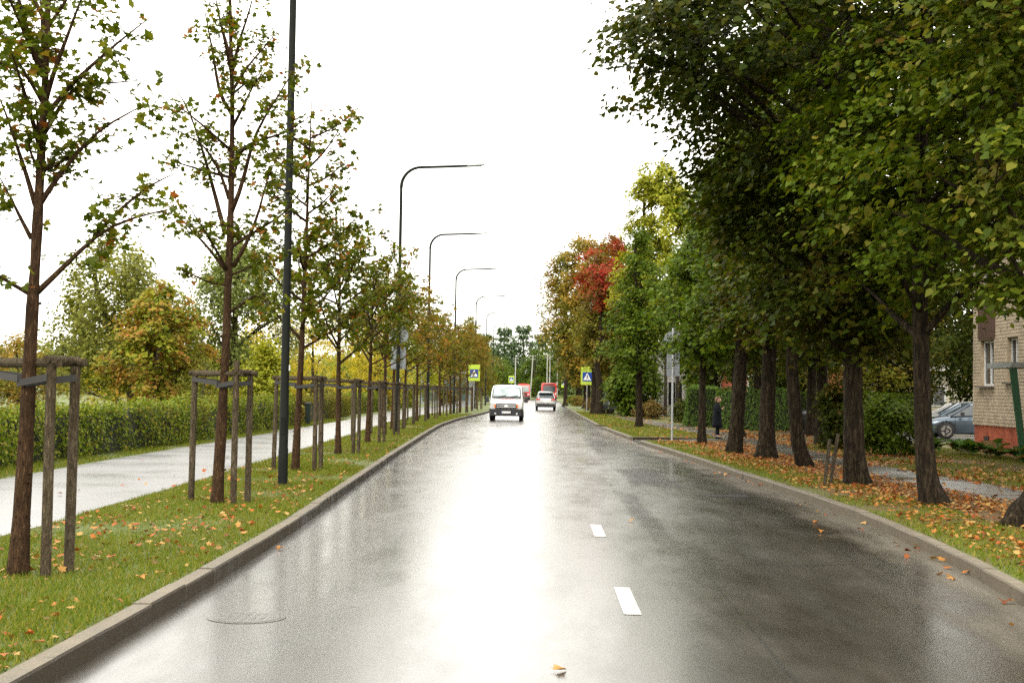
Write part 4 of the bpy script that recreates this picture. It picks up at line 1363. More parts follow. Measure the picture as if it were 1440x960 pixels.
def sedan(label, loc, rz, paint, suv=False, group=None):
    t = thing('car', label, 'car', loc, rz, group)
    # length along local y, front at +y
    W = .9
    if not suv:
        S = [(-2.2, .32, .78, .74), (-2.1, .26, .92, .82), (-1.6, .22, .98, .87), (-.8, .2, .95, .89), (.3, .2, .93, .89), (1.1, .2, .9, .88), (1.6, .22, .82, .85), (2.0, .25, .72, .78), (2.15, .34, .6, .68)]
        Cb = [(-1.75, .97, .98, .62), (-1.15, .95, 1.36, .63), (-.3, .94, 1.44, .62), (.35, .93, 1.38, .6), (1.15, .89, .92, .66)]
        zr, rl = 1.44, .325
    else:
        S = [(-2.25, .4, .9, .8), (-2.18, .34, 1.08, .87), (-1.7, .3, 1.1, .91), (-.8, .28, 1.06, .92), (.3, .28, 1.05, .92), (1.1, .28, 1.03, .91), (1.7, .3, .98, .89), (2.1, .33, .88, .82), (2.22, .42, .74, .74)]
        Cb = [(-2.15, 1.07, 1.1, .72), (-1.8, 1.06, 1.58, .66), (-.6, 1.05, 1.7, .66), (.25, 1.04, 1.62, .64), (1.1, 1.02, 1.04, .7)]
        zr, rl = 1.68, .37
    mb = MB()
    mb.loft([ring(y, zb, zt, w_ * .96, w_ * .9, w_, zb + (zt - zb) * .5) for y, zb, zt, w_ in S])
    mb.build('body', paint, t, smooth=True)
    mb = MB()
    mb.loft([[(W * .9, y, zb), (wt + .02, y, zt - .06), (wt - .1, y, zt), (-wt + .1, y, zt), (-wt - .02, y, zt - .06), (-W * .9, y, zb)] for y, zb, zt, wt in Cb])
    mb.build('cabin_glass', 'car_glass', t, smooth=True)
    mb = MB()
    mb.loft([[(wt + .035, y, zt - .07), (wt - .08, y, zt + .018), (-wt + .08, y, zt + .018), (-wt - .035, y, zt - .07)] for y, zb, zt, wt in Cb[1:-1]])
    mb.build('roof', paint, t, smooth=True)
    for s in (-1, 1):
        for i, (p, q) in enumerate((((s * .8, Cb[-1][0], Cb[-1][2]), (s * (Cb[3][3] + .0), Cb[3][0], Cb[3][2])), ((s * .84, .0, Cb[2][1]), (s * .64, -.1, Cb[2][2] - .05)), ((s * .8, Cb[0][0] + .1, Cb[0][2]), (s * (Cb[1][3]), Cb[1][0], Cb[1][2])))):
            mb = MB(); mb.tube([p, q], [.035, .03], 6); mb.build('pillar', paint if i != 1 else 'dark_plastic', t)
        m_ = MB(); m_.bbox((s * .98, .75, 1.0 if not suv else 1.15), (.2, .12, .14), .03); m_.build('mirror', 'dark_plastic', t)
        for yq in (-1.35, 1.35):
            wheel(t, (s * .8, yq, rl), rl, .2, s)
        mb = MB()
        for yq in (-1.35, 1.35):
            for k in range(9):
                a = pi * k / 8
                mb.box((s * (.9 if not suv else .92), yq + cos(a) * (rl + .05), rl + sin(a) * (rl + .05)), (.03, .11, .06), 0, None, (a - pi / 2, 0))
        mb.build('arch_trim', 'dark_plastic', t)
        zt = .7 if not suv else .86
        mb = MB(); mb.bbox((s * .64, S[-1][0] - .06, zt - .05), (.34, .16, .14), .03); mb.build('headlight', 'lamp_lens_clear', t)
        mb = MB(); mb.bbox((s * .66, S[0][0] + .045, .82 if not suv else 1.0), (.36, .14, .13), .03); mb.build('tail_light', 'lamp_lens_red', t)
        mb = MB(); mb.box((s * .905, -.45, .83 if not suv else .95), (.02, .16, .025)); mb.box((s * .905, .45, .83 if not suv else .95), (.02, .16, .025)); mb.build('door_handle', paint, t)
        mb = MB()
        for yq in (1.0, 0.02, -.95): mb.box((s * .905, yq, .6), (.008, .012, .5))
        mb.build('door_seam', 'dark_plastic', t)
    mb = MB(); mb.bbox((0, S[0][0] + .0, .48 if suv else .42), (1.62, .16, .3), .04); mb.build('rear_bumper', 'dark_plastic', t)
    mb = MB(); mb.bbox((0, S[-1][0] - .02, .42), (1.5, .16, .22), .04); mb.build('front_bumper', 'dark_plastic' if suv else paint, t)
    mb = MB(); mb.box((0, S[0][0] - .03, .8 if suv else .68), (.52, .02, .12)); mb.build('number_plate', 'plate_white', t)
    mb = MB(); mb.bbox((0, S[-1][0] + .0, .56), (.8, .06, .1), .02); mb.build('grille', 'dark_plastic', t)
    return t


sedan('blue grey sedan parked beside the brick house, front half visible', (17.1, 53.6, ZL + .01), radians(90), 'blue_grey_paint')
sedan('dark car with bright roof rails parked left of the round bush', (13.9, 64.5, ZL + .01), radians(97), 'black_paint', True)
sedan('second parked car just behind the blue grey sedan, only its roof showing', (18.2, 58.5, ZL + .01), radians(88), 'silver_paint')
sedan('black car parked behind the two trunks on the right verge', (5.65, 103, ZL), radians(-6), 'black_paint', True)
suv = sedan('silver grey SUV driving away behind the red bus', (.56, 124.2, 0), 0, 'silver_paint', True)
mb = MB(); mb.add([(-.62, -2.19, 1.14), (.62, -2.19, 1.14), (.56, -1.9, 1.5), (-.56, -1.9, 1.5)], [(0, 1, 2, 3)]); mb.build('rear_window', 'car_glass', suv)
mb = MB(); mb.bbox((0, -1.95, 1.62), (1.24, .3, .06), .02); mb.build('roof_spoiler', 'silver_paint', suv)
mb = MB(); mb.tube([(-.2, -2.2, 1.17), (.35, -2.14, 1.2)], .015, 5); mb.build('rear_wiper', 'dark_plastic', suv)

# the white van, facing the camera (front at -y)
t = thing('van', 'white delivery van with black bumper driving toward the camera', 'van', (-1.92, 78.0, 0), radians(0))
mb = MB()
VS = [(-.0, .42, 1.0, .84), (.1, .4, 1.1, .92), (.5, .36, 1.18, .965), (.95, .34, 1.26, .985)]
mb.loft([ring(y, zb, zt, w_ * .96, w_ * .93, w_, zb + (zt - zb) * .45, .03) for y, zb, zt, w_ in VS])
hb = mb.build('bonnet', 'white_paint', t, smooth=True)
mb = MB()
mb.loft([ring(.85, .34, 1.3, .96, .92, .985, .8, .02), ring(1.25, .34, 1.72, .96, .88, .985, 1.05, .02, 1.25), ring(1.62, .34, 2.0, .96, .83, .985, 1.15, .03), ring(2.3, .34, 2.05, .96, .84, .985, 1.15, .03), ring(4.7, .34, 2.05, .96, .84, .985, 1.15, .03), ring(4.85, .38, 2.0, .95, .82, .97, 1.15, .02)])
mb.build('body', 'white_paint', t, smooth=True)


def on_screen(u, v):
    """a point on the sloping windscreen plane: u across -1..1, v 0 at the sill..1 at the roof"""
    w_ = .87 + (.79 - .87) * v
    return np.array([u * w_, .78 + .74 * v - .0, 1.29 + .62 * v])


nrm_ = unit(np.array([0, -.62, .74])) * .03
def plate_on(name, us, mat, par, off, th=.012):
    P = [on_screen(u, v) + nrm_ * off for u, v in us]
    Q = [p - nrm_ * .6 for p in P]
    k = len(P)
    mb = MB(); mb.add(P + Q, [tuple(range(k)), tuple(range(2 * k - 1, k - 1, -1))] + [(i, i + k, (i + 1) % k + k, (i + 1) % k) for i in range(k)])
    return mb.build(name, mat, par, recalc=True)


plate_on('windscreen_seal', [(-1.0, 0), (1.0, 0), (1.0, .97), (.93, 1.0), (-.93, 1.0), (-1.0, .97)], 'dark_plastic', t, 2.0)
ws = plate_on('windscreen', [(-.92, .1), (.92, .1), (.93, .92), (-.93, .92)], 'windscreen_glass', t, 2.5)
for s in (-.55, .25):
    mb = MB(); mb.tube([on_screen(s, .06) + nrm_ * 3, on_screen(s + .5, .14) + nrm_ * 3.2], .016, 5); mb.build('wiper', 'dark_plastic', t)
mb = MB(); mb.bbox((0, .72, 1.235), (.8, .1, .035), .01); mb.build('bonnet_vent', 'lamp_lens_red', t)
mb = MB(); mb.bbox((0, -.045, .86), (1.22, .1, .27), .05); gr = mb.build('grille', 'dark_plastic', t)
for z in (.8, .9):
    mb = MB(); mb.box((0, -.1, z), (1.1, .02, .03)); mb.build('grille_bar', 'chrome', gr)
mb = MB(); mb.cyl((0, -.112, .87), .075, .02, 'Y', 18); o = mb.build('badge', 'chrome', gr); o.scale = (1.5, 1, 1)
for s in (-1, 1):
    mb = MB()
    mb.loft([[(s * x, y, z) for x, z in q] for y, q in ((-.02, [(.58, .72), (.9, .78), (.92, 1.05), (.66, .99)]), (.22, [(.58, .72), (.95, .78), (.96, 1.1), (.66, .99)]))])
    hl = mb.build('headlight', 'lamp_lens_clear', t, recalc=True)
    mb = MB(); mb.bbox((s * .64, -.06, .85), (.09, .05, .2), .01); mb.build('indicator', 'lamp_lens_amber', hl)
    mb = MB(); mb.bbox((s * 1.14, 1.0, 1.22), (.2, .12, .34), .03); mi = mb.build('mirror', 'dark_plastic', t)
    mb = MB(); mb.tube([(s * .93, 1.02, 1.16), (s * 1.06, 1.0, 1.14)], .03, 6); mb.build('mirror_arm', 'dark_plastic', mi)
    for yq in (.85, 3.9):
        wheel(t, (s * .85, yq, .34), .34, .22, s)
    mb = MB(); mb.add([(s * 1.0, 1.0, 1.3), (s * .985, 1.55, 1.3), (s * .91, 1.55, 1.75), (s * .93, 1.35, 1.7)], [(0, 1, 2, 3)]); mb.build('side_window', 'car_glass', t)
mb = MB()
mb.loft([[(.99, .55, .3), (.99, .55, .68), (-.99, .55, .68), (-.99, .55, .3)], [(.97, .05, .28), (.97, .05, .7), (-.97, .05, .7), (-.97, .05, .28)], [(.86, -.1, .3), (.86, -.1, .68), (-.86, -.1, .68), (-.86, -.1, .3)]])
bp = mb.build('front_bumper', 'dark_plastic', t, recalc=True)
mb = MB(); mb.box((0, -.12, .5), (.53, .02, .12)); pl = mb.build('number_plate', 'plate_white', t)
mb = MB(); mb.box((-.245, -.132, .5), (.035, .006, .11)); mb.build('plate_band', 'plate_blue', pl)
for s in (-.62, .62):
    mb = MB(); mb.cyl((s, -.1, .42), .055, .04, 'Y', 12); mb.build('fog_lamp', 'lamp_lens_clear', bp)

# red city bus driving away (rear at -y)
t = thing('bus', 'red city bus driving away, large dark rear window', 'bus', (1.5, 216, 0), 0)
mb = MB()
def bring(y, ins, zt): return [(1.25 - ins, y, .35), (1.25 - ins, y, 2.6), (1.2 - ins, y, zt - .12), (1.0 - ins, y, zt), (-1.0 + ins, y, zt), (-1.2 + ins, y, zt - .12), (-1.25 + ins, y, 2.6), (-1.25 + ins, y, .35)]
mb.loft([bring(0, .06, 2.98), bring(.12, 0, 3.05), bring(11.5, 0, 3.05), bring(11.8, .06, 3.0)])
mb.build('body', 'red_paint', t, smooth=True)
mb = MB(); mb.bbox((0, -.02, 2.1), (1.9, .06, 1.0), .02); mb.build('rear_window', 'car_glass', t)
mb = MB(); mb.bbox((0, -.02, 2.82), (1.6, .05, .2), .02); mb.build('destination_box', 'black_paint', t)
mb = MB(); mb.bbox((0, -.02, 1.05), (1.5, .05, .7), .02); mb.build('engine_grille', 'red_paint', t)
mb = MB(); mb.bbox((0, -.06, .5), (2.4, .2, .3), .03); mb.build('bumper', 'dark_plastic', t)
for s in (-1, 1):
    mb = MB(); mb.bbox((s * 1.05, -.03, 1.35), (.2, .06, .34), .02); mb.build('tail_light', 'lamp_lens_clear', t)
    mb = MB()
    for k in range(6): mb.bbox((s * 1.255, 1.6 + k * 1.65, 2.05), (.02, 1.5, .95), .004)
    mb.build('side_window', 'car_glass', t)
    for yq in (2.8, 9.2): wheel(t, (s * 1.08, yq, .48), .48, .28, s)
    mb = MB(); mb.bbox((s * 1.45, 11.6, 2.5), (.2, .12, .4), .02); mb.build('mirror', 'dark_plastic', t)
mb = MB(); mb.box((0, -.05, .78), (.52, .02, .12)); mb.build('number_plate', 'plate_white', t)

# red and white vehicle coming on behind the van (front at -y)
t = thing('fire_engine', 'red and white truck coming behind the white van', 'truck', (-3.0, 252, 0), 0)
mb = MB()
def fring(y, ins, zt): return [(1.2 - ins, y, .5), (1.2 - ins, y, 1.5), (1.1 - ins, y, zt - .15), (.95 - ins, y, zt), (-.95 + ins, y, zt), (-1.1 + ins, y, zt - .15), (-1.2 + ins, y, 1.5), (-1.2 + ins, y, .5)]
mb.loft([fring(0, .08, 2.75), fring(.2, 0, 2.9), fring(2.1, 0, 2.9), fring(2.2, .02, 3.0), fring(7.4, .02, 3.0)])
mb.build('body', 'red_paint', t, smooth=True)
mb = MB(); mb.bbox((0, -.02, 1.95), (1.95, .1, .8), .03); mb.build('windscreen', 'windscreen_glass', t)
mb = MB(); mb.bbox((0, -.03, 2.55), (1.9, .1, .16), .02); mb.build('white_band', 'white_paint', t)
mb = MB(); mb.bbox((0, .8, 3.0), (1.3, .3, .18), .03); mb.build('light_bar', 'red_paint', t)
mb = MB(); mb.bbox((0, -.03, 1.15), (1.3, .1, .4), .02); mb.build('grille', 'dark_plastic', t)
mb = MB(); mb.bbox((0, -.1, .62), (2.35, .25, .3), .03); mb.build('bumper', 'dark_plastic', t)
for s in (-1, 1):
    mb = MB(); mb.bbox((s * .9, -.04, 1.1), (.3, .08, .22), .02); mb.build('headlight', 'lamp_lens_clear', t)
    mb = MB(); mb.bbox((s * 1.4, .1, 1.9), (.2, .1, .45), .02); mb.build('mirror', 'dark_plastic', t)
    for yq in (1.2, 5.6): wheel(t, (s * 1.0, yq, .5), .5, .3, s)

# ------------------------------------------------------------------ right-hand trees
G_R = 'old lindens in the row along the right verge'
broadleaf('nearest linden at the right edge, big yellow green leaves hanging low', (6.36, 17.5), 11, .2,
          [(3.0, .9, .3), (3.5, 1.7, .2), (4.2, 2.0, .15), (5.5, 2.05, .1), (7, 1.9), (9, 1.5), (11, .6)], 'bright_linden_leaves', 17000, .105, TL, G_R, 51, 'linden_tree',
          n_clump=210, clump=(.55, .5, .10), n_limb=34, n_twig=90, picks=300, trunk_pts=[(0, 0, 0), (.16, 0, .5), (.22, .05, 1.5), (.3, .1, 4), (.2, .1, 9.5)], flare=1.1)
broadleaf('second linden from the camera, straight trunk in front of the blue car', (6.0, 20.65), 11, .145,
          [(3.15, .9, 0), (3.6, 1.8, -.1), (4.6, 2.2), (6, 2.2), (8, 2.0), (11, .8)], 'linden_leaves', 19000, .105, TL, G_R, 52, 'linden_tree',
          n_clump=230, clump=(.6, .5, .10), n_limb=34, n_twig=90, picks=300, trunk_pts=[(0, 0, 0), (-.12, 0, .4), (-.2, .02, 1.5), (-.22, .1, 4), (-.1, .1, 9.5)], flare=.5)
broadleaf('thickest linden trunk with flared foot, great dark crown leaning over the road', (5.85, 24.95), 16, .19,
          [(2.6, 1.2, 0), (3.4, 2.2), (5, 2.5), (6.6, 2.9, -.3), (7.6, 3.9, -1.1), (9.2, 4.2, -1.1), (10.4, 2.6, -.2), (12.5, 1.6, 0)], 'dark_leaves', 54000, .115, TL, G_R, 53, 'linden_tree',
          n_clump=560, clump=(.75, .6, .15), n_limb=46, n_twig=150, trunk_pts=[(0, 0, 0), (-.06, 0, .5), (-.1, .02, 2.2), (-.2, .1, 6), (-.3, .1, 11.5)], flare=.6, picks=0)
broadleaf('fourth linden from the camera, slim trunk right of the swollen one', (6.0, 30.7), 12, .16,
          [(3.0, 1.0), (3.6, 1.8, .1), (5, 2.1, .2), (7, 2.1, .3), (9, 1.9, .3), (12, .8, .2)], 'linden_leaves', 19000, .115, TL, G_R, 54, 'linden_tree', n_clump=220, clump=(.7, .55, .13), n_limb=30, n_twig=60,
          trunk_pts=[(0, 0, 0), (-.16, 0, .6), (-.3, 0, 2), (-.3, 0, 10)], flare=.3)
broadleaf('fifth linden from the camera, trunk with a swollen burr at its foot', (5.78, 34.6), 13, .2,
          [(3.1, 1.0), (3.8, 1.8, .1), (5.4, 2.0, .2), (7.5, 1.9, .4), (10, 1.7, .4), (13, .8, .3)], 'dark_leaves', 20000, .12, TL, G_R, 55, 'linden_tree', n_clump=230, clump=(.7, .55, .13), n_limb=30, n_twig=60, flare=.75)
broadleaf('sixth linden from the camera, right of the person in the dark coat', (5.4, 37.6), 12, .2,
          [(3.1, .9), (3.7, 1.6, .1), (5, 1.8, .2), (7, 1.7, .4), (8.6, 1.3, .5), (10, .5, .5)], 'mid_green_leaves', 18000, .12, TL, G_R, 56, 'linden_tree', n_clump=210, clump=(.7, .55, .13), n_limb=30, n_twig=60,
          trunk_pts=[(0, 0, 0), (.08, 0, 1), (.2, 0, 3.2), (.2, 0, 10)], flare=.3)
broadleaf('seventh linden from the camera, thin dark trunk left of the person', (5.28, 44.1), 11, .125,
          [(2.9, .8), (3.5, 1.5, .1), (4.8, 1.75, .3), (6.5, 1.5, .5), (8.2, 1.0, .7), (9.4, .35, .8)], 'mid_green_leaves', 17000, .125, TL, G_R, 57, 'linden_tree', n_clump=200, clump=(.7, .55, .14), n_limb=26, n_twig=50, flare=.3)
broadleaf('eighth linden from the camera, round green crown above the far path mouth', (4.75, 64.5), 10, .17,
          [(2.9, 1.0), (3.5, 1.85), (4.7, 1.9), (6.2, 1.5), (8, 1.0), (9.6, .3)], 'mid_green_leaves', 11000, .17, TS, G_R, 58, 'linden_tree', n_clump=150, clump=(.6, .5, .14), n_limb=24, n_twig=30, flare=.35)
broadleaf('tall dark pointed tree behind the right linden row', (7.6, 52), 13, .22, [(2.8, 1.4), (5, 2.4), (8, 2.2), (10.5, 1.5), (13, .3)], 'dark_leaves', 15000, .15, TL, 'trees behind the right row', 59, n_clump=190, clump=(.8, .6, .18), n_limb=20, n_twig=20)
broadleaf('tall yellow green tree behind the round green linden', (6.65, 90), 17, .22, [(5, 1.6, 1.2), (7.5, 2.8, 1.2), (11, 3.2, 1.3), (14, 2.9, 1.2), (15.6, 2.1, 1.1), (16.8, .9, .9)], 'yellow_green_leaves', 34000, .24, TS, 'trees behind the right row', 60, n_clump=170, clump=(.8, .65, .2), n_limb=24, n_twig=20)
broadleaf('red topped maple with two curved trunks by the crossing sign', (4.3, 98.5), 13.5, .28, [(7.8, .9, .2), (9.2, 2.0, .3), (10.8, 2.2, .4), (12.2, 1.6, .5), (13.2, .5, .6)], 'red_maple_leaves', 6500, .23, TS, None, 61, 'red_maple_tree', n_clump=120, clump=(.8, .6, .2), n_limb=20, n_twig=0,
          trunk_pts=[(0, 0, 0), (.1, 0, 2), (-.25, 0, 3.6), (.1, 0, 5), (.2, 0, 11)], flare=.3)
broadleaf('dark green tree under the red maple crown', (5.3, 101), 10, .22, [(3.2, 1.2), (5, 2.4), (7, 2.6), (9, 2.0), (10.3, .7)], 'orange_leaves', 9000, .22, TS, 'trees behind the right row', 62, n_clump=120, clump=(.8, .65, .2), n_limb=18, n_twig=0)
broadleaf('leaning second trunk tree beside the crossing sign, olive crown', (3.95, 99.6), 9, .2, [(3.2, .8, .3), (5, 1.8, .3), (7, 2.0, .2), (9, 1.0)], 'olive_leaves', 6000, .22, TS, 'trees behind the right row', 63, n_clump=90, clump=(.8, .6, .2), n_limb=16, n_twig=0)
broadleaf('large orange and olive tree leaning over the road beyond the red maple', (4.6, 132), 17.5, .35, [(2.8, 1.4, -.2), (5, 3.0, -.5), (9, 4.1, -.8), (12, 4.2, -.6), (15, 3.1), (17.2, 1.0)], 'orange_leaves', 22000, .3, TS, 'trees farther along the right side', 64, n_clump=210, clump=(1.2, .9, .3), n_limb=30, n_twig=0)
broadleaf('olive green tree between the red maple and the orange tree', (6.5, 118), 15.5, .3, [(3.5, 2.0), (6, 3.2), (10, 3.4), (13, 2.6), (15.2, .8)], 'olive_leaves', 11000, .28, TS, 'trees farther along the right side', 65, n_clump=160, clump=(1.1, .9, .3), n_limb=24, n_twig=0)
broadleaf('weeping birch with hanging strands above the red bus', (2.9, 152), 17, .22, [(8.5, 2.2, -1.2), (11, 3.2, -1.2), (14, 2.9, -.9), (16.5, 1.2, -.3)], 'olive_leaves', 5200, .24, TS, None, 66, 'birch_tree', n_clump=130, clump=(.35, .3, .9), n_limb=30, n_twig=60, droop=.2, hang=2.2)
for i, (x, y, H, R, m_, lb) in enumerate([(4.6, 165, 14, 3.4, 'dark_leaves', 'dark green tree beyond the weeping birch'), (5.6, 188, 13, 3.6, 'olive_leaves', 'olive tree beside the small far crossing sign'), (6.5, 215, 15, 4.2, 'mid_green_leaves', 'green tree to the right of the red bus'),
                                          (9.5, 130, 12, 3.6, 'dark_leaves', 'dark tree filling the gap behind the black parked car'), (6.6, 93, 4.6, 1.7, 'mid_green_leaves', 'broad green tree behind the rust coloured shrubs'), (10.3, 86, 9, 1.7, 'dark_leaves', 'dark yard tree in front of the white building'),
                                          (13.5, 72, 11.5, 3.8, 'dark_leaves', 'dark yard tree behind the clipped hedge'), (11.0, 55, 12.5, 3.4, 'dark_leaves', 'dark yard tree behind the thickest linden'), (16.5, 66, 12, 4.0, 'olive_leaves', 'olive yard tree above the parked dark car'), (20.5, 62, 11, 3.6, 'dark_leaves', 'dark yard tree over the blue grey sedan'), (24, 96, 13, 5, 'linden_leaves', 'large tree behind the cream garage'), (18, 104, 13, 4.6, 'dark_leaves', 'large tree behind the red walled house'), (10.4, 80, 14, 2.7, 'mid_green_leaves', 'tall green tree merging with the yellow green crown'), (9.4, 45, 13, 2.8, 'dark_leaves', 'dark tree right behind the linden row, past the path'), (11.5, 30.5, 12, 2.6, 'linden_leaves', 'garden tree between the path and the house corner'), (10.2, 24, 11, 2.7, 'linden_leaves', 'added tree right of the nearest linden, mostly outside the frame, dims road reflection'), (10.0, 62, 12.5, 3.2, 'dark_leaves', 'dark tree rising behind the tall clipped hedge'), (14.6, 82, 9, 3.2, 'dark_leaves', 'dark low crowned tree in front of the red walled house'), (18.2, 70, 9.5, 3.0, 'dark_leaves', 'dark low crowned tree beside the cream garage'), (22.5, 69, 9, 3.2, 'dark_leaves', 'dark tree between the cream garage and the brick house')]):  # tree right of the nearest linden added to block a bright road reflection
    zb = 3.2 if y < 80 else 2.4
    if H < 5: zb = .5
    if 13 > x > 10 and y < 40: zb = 5.6
    if x in (20.5, 13.5, 16.5, 14.6, 18.2): zb = 1.7
    broadleaf(lb, (x, y), H, .2, [(zb, R * .5), (zb + 1.2, R * .9), (H * .55, R), (H * .8, R * .75), (H, R * .2)], m_, 16000 if y < 110 else 8000, .21 if y < 80 else .28, TS, 'background trees on the right', 70 + i, n_clump=120, clump=(1.0, .8, .25), n_limb=16, n_twig=0)

# big leaning foot of a broken pair of stakes by the thick linden
t = thing('old_stakes', 'two short dark leaning stakes stuck in the leaves beside the thickest linden', 'stakes', (5.12, 24.4, ZL))
for x, y, lx, h in ((0, 0, .1, .85), (.1, .03, .16, .95)):
    mb = MB(); mb.tube([(x, y, -.1), (x + lx * .5, y, h / 2), (x + lx, y + .02, h)], [.035, .034, .032], 8, True, .03); mb.build('stake', 'weathered_stake', t, smooth=True)

# ------------------------------------------------------------------ left background
G_B = 'park trees behind the left hedge'
broadleaf('leaning willow like tree with grey green airy crown behind the left hedge', (-17.0, 55), 7.4, .24, [(2.0, 1.6, -1.2), (3.2, 2.6, -1.2), (4.6, 2.9, -1.0), (6.0, 2.4, -.6), (7.3, 1.0, -.2)], 'willow_leaves', 20000, .17, TS, G_B, 120, 'willow_tree', n_clump=170, clump=(.7, .55, .4), bark='far_bark', gap=-.45, n_limb=26, n_twig=80,
          trunk_pts=[(.5, 0, 0), (.3, 0, 1.5), (-.3, 0, 3), (-1.2, 0, 5.2), (-1.4, 0, 6.5)], jag=.35)
broadleaf('grey green tree behind the orange tinged maple', (-15.0, 66), 8.4, .25, [(2.6, 1.8), (4.5, 3.3), (6.3, 3.2), (7.6, 2.0), (8.4, .6)], 'grey_green_leaves', 20000, .18, TS, G_B, 121, n_clump=170, clump=(.8, .6, .4), bark='far_bark', gap=-.3, n_limb=24, n_twig=60, jag=.35)
broadleaf('round maple with orange tips behind the left hedge', (-14.1, 50), 5.7, .2, [(.7, 1.2), (1.6, 1.85), (3.0, 2.05), (4.2, 1.6), (5.1, .9), (5.65, .3)], 'park_maple_leaves', 11000, .15, TM, G_B, 122, 'maple_tree', n_clump=170, clump=(.5, .45, .12), bark='far_bark', n_limb=22, n_twig=30, jag=.32)
broadleaf('low green shrub tree right of the orange tinged maple', (-12.3, 49), 2.9, .08, [(.4, .9), (1.2, 1.2), (2.1, .9), (2.8, .3)], 'willow_leaves', 3500, .11, TW, G_B, 123, 'shrub', 'shrub', n_clump=70, clump=(.4, .35, .2), bark='far_bark', n_limb=12, n_twig=20)
for i, (x, y, H, R, m_, lb) in enumerate([(-18.5, 88, 6.4, 3.2, 'yellow_leaves', 'yellow tree just right of the round maple'), (-15.5, 92, 7.6, 3.9, 'yellow_leaves', 'largest yellow tree behind the nearest lamp post'), (-14.0, 104, 7.8, 3.8, 'yellow_green_leaves', 'yellow green tree behind the third young maple'), (-12.0, 100, 6.9, 3.0, 'yellow_leaves', 'yellow tree behind the fourth young maple'), (-12.5, 122, 8.8, 3.8, 'yellow_green_leaves', 'yellow green tree left of the glass building'),
                                          (-20.5, 74, 5.4, 2.8, 'willow_leaves', 'pale green bushy tree left of the round orange maple'), (-11.8, 58, 3.6, 1.5, 'yellow_green_leaves', 'small yellow green tree behind the second young maple'), (-26.5, 84, 5.0, 3.2, 'yellow_leaves', 'orange yellow bushy tree at the far left edge'), (-31, 80, 4.6, 3.4, 'orange_leaves', 'rust coloured tree at the left frame edge'), (-23, 96, 4.4, 3.4, 'yellow_green_leaves', 'low yellow green tree left of the leaning willow'), (-9.8, 136, 7.0, 3.0, 'turning_maple_leaves', 'orange tree left of the far crossing sign'), (-8.6, 165, 9.5, 3.4, 'turning_maple_leaves', 'far orange tree behind the small lamps'), (-9.8, 190, 12, 4.0, 'olive_leaves', 'far olive tree left of the conifer group'), (-12, 215, 12.5, 4.5, 'orange_leaves', 'far orange topped tree beyond the lamps')]):
    broadleaf(lb, (x, y), H, .14, [(.6, R * .6), (H * .3, R * .95), (H * .55, R), (H * .8, R * .65), (H, R * .15)], m_, 8000, .17 if y < 110 else .24, TS, G_B, 130 + i, n_clump=120, clump=(.8, .65, .22), bark='far_bark', n_limb=18, n_twig=20, jag=.35)


def conifer(label, x, y, H, R, seed):
    r = np.random.default_rng(seed)
    t = thing('pine_tree', label, 'tree', (x, y, 1.0 if y > 300 else 0), 0, 'dark conifers at the end of the road')
    mb = MB(); mb.tube([(0, 0, -1.5), (0, 0, H * .5), (0, 0, H)], [.3, .2, .04], 8); mb.build('trunk', 'far_bark', t, smooth=True)
    n = 9000
    tier = r.integers(0, 24, n)
    z = H * (.08 + .9 * tier / 24) + r.normal(0, .25, n)
    rad = R * (1.02 + .2 * np.sin(tier * 2.7) - np.clip(z / H, 0, 1)) ** .6 * r.uniform(.25, 1, n) ** .5
    th = np.floor(r.uniform(0, 9, n)) * 2 * pi / 9 + tier * 1.1 + r.normal(0, .16, n)
    pos = np.stack([np.cos(th) * rad, np.sin(th) * rad, z - rad * .28 + r.normal(0, .15, n)], 1)
    out = np.stack([np.cos(th), np.sin(th), np.zeros(n)], 1)
    X, Y, Z = leaf_frames(np.array([0, 0, 1.0]) + r.normal(0, .4, (n, 3)), out + np.array([0, 0, -.35]) + r.normal(0, .4, (n, 3)))
    me = leaf_mesh('crown', TS, pos, X, Y, Z, .5 * r.uniform(.6, 1.2, n))
    tag(link('crown', me, 'conifer_needles', t), kind='stuff')


for i, (x, y, H, R, lb) in enumerate([(-8.5, 318, 17, 4.8, 'tallest dark pine in the far middle'), (-4, 322, 18, 5.2, 'broad dark pine just left of the road end'), (-13, 312, 15, 4.5, 'dark pine left of the tallest pine'), (0.5, 330, 16, 4.5, 'dark pine straight beyond the road end'), (5, 325, 14.5, 4.5, 'dark pine behind the red bus'), (10, 330, 16.5, 5, 'dark pine right of the red bus')]):
    conifer(lb, x, y, H, R, 400 + i)
for i, (x, y, H, R, m_, lb) in enumerate([(-1, 297, 11, 4.2, 'mid_green_leaves', 'mid green tree above the red truck'), (3.6, 299, 13, 4.8, 'mid_green_leaves', 'mid green tree above the red bus'), (-8, 294, 8.5, 4.2, 'mid_green_leaves', 'olive tree below the tall pines'), (-16, 270, 11, 4.5, 'olive_leaves', 'olive tree far left of the road end'), (12, 290, 14, 5.2, 'dark_leaves', 'dark tree far right of the road end'), (-22, 262, 10, 5, 'yellow_green_leaves', 'yellow green tree far beyond the left park')]):
    broadleaf(lb, (x, y), H, .25, [(1.0, R * .7), (H * .35, R), (H * .65, R * .95), (H * .85, R * .6), (H, R * .15)], m_, 5000, .4, TS, 'far trees at the end of the road', 160 + i, n_clump=90, clump=(1.2, 1.0, .4), bark='far_bark', n_limb=12, n_twig=0, z0=0)

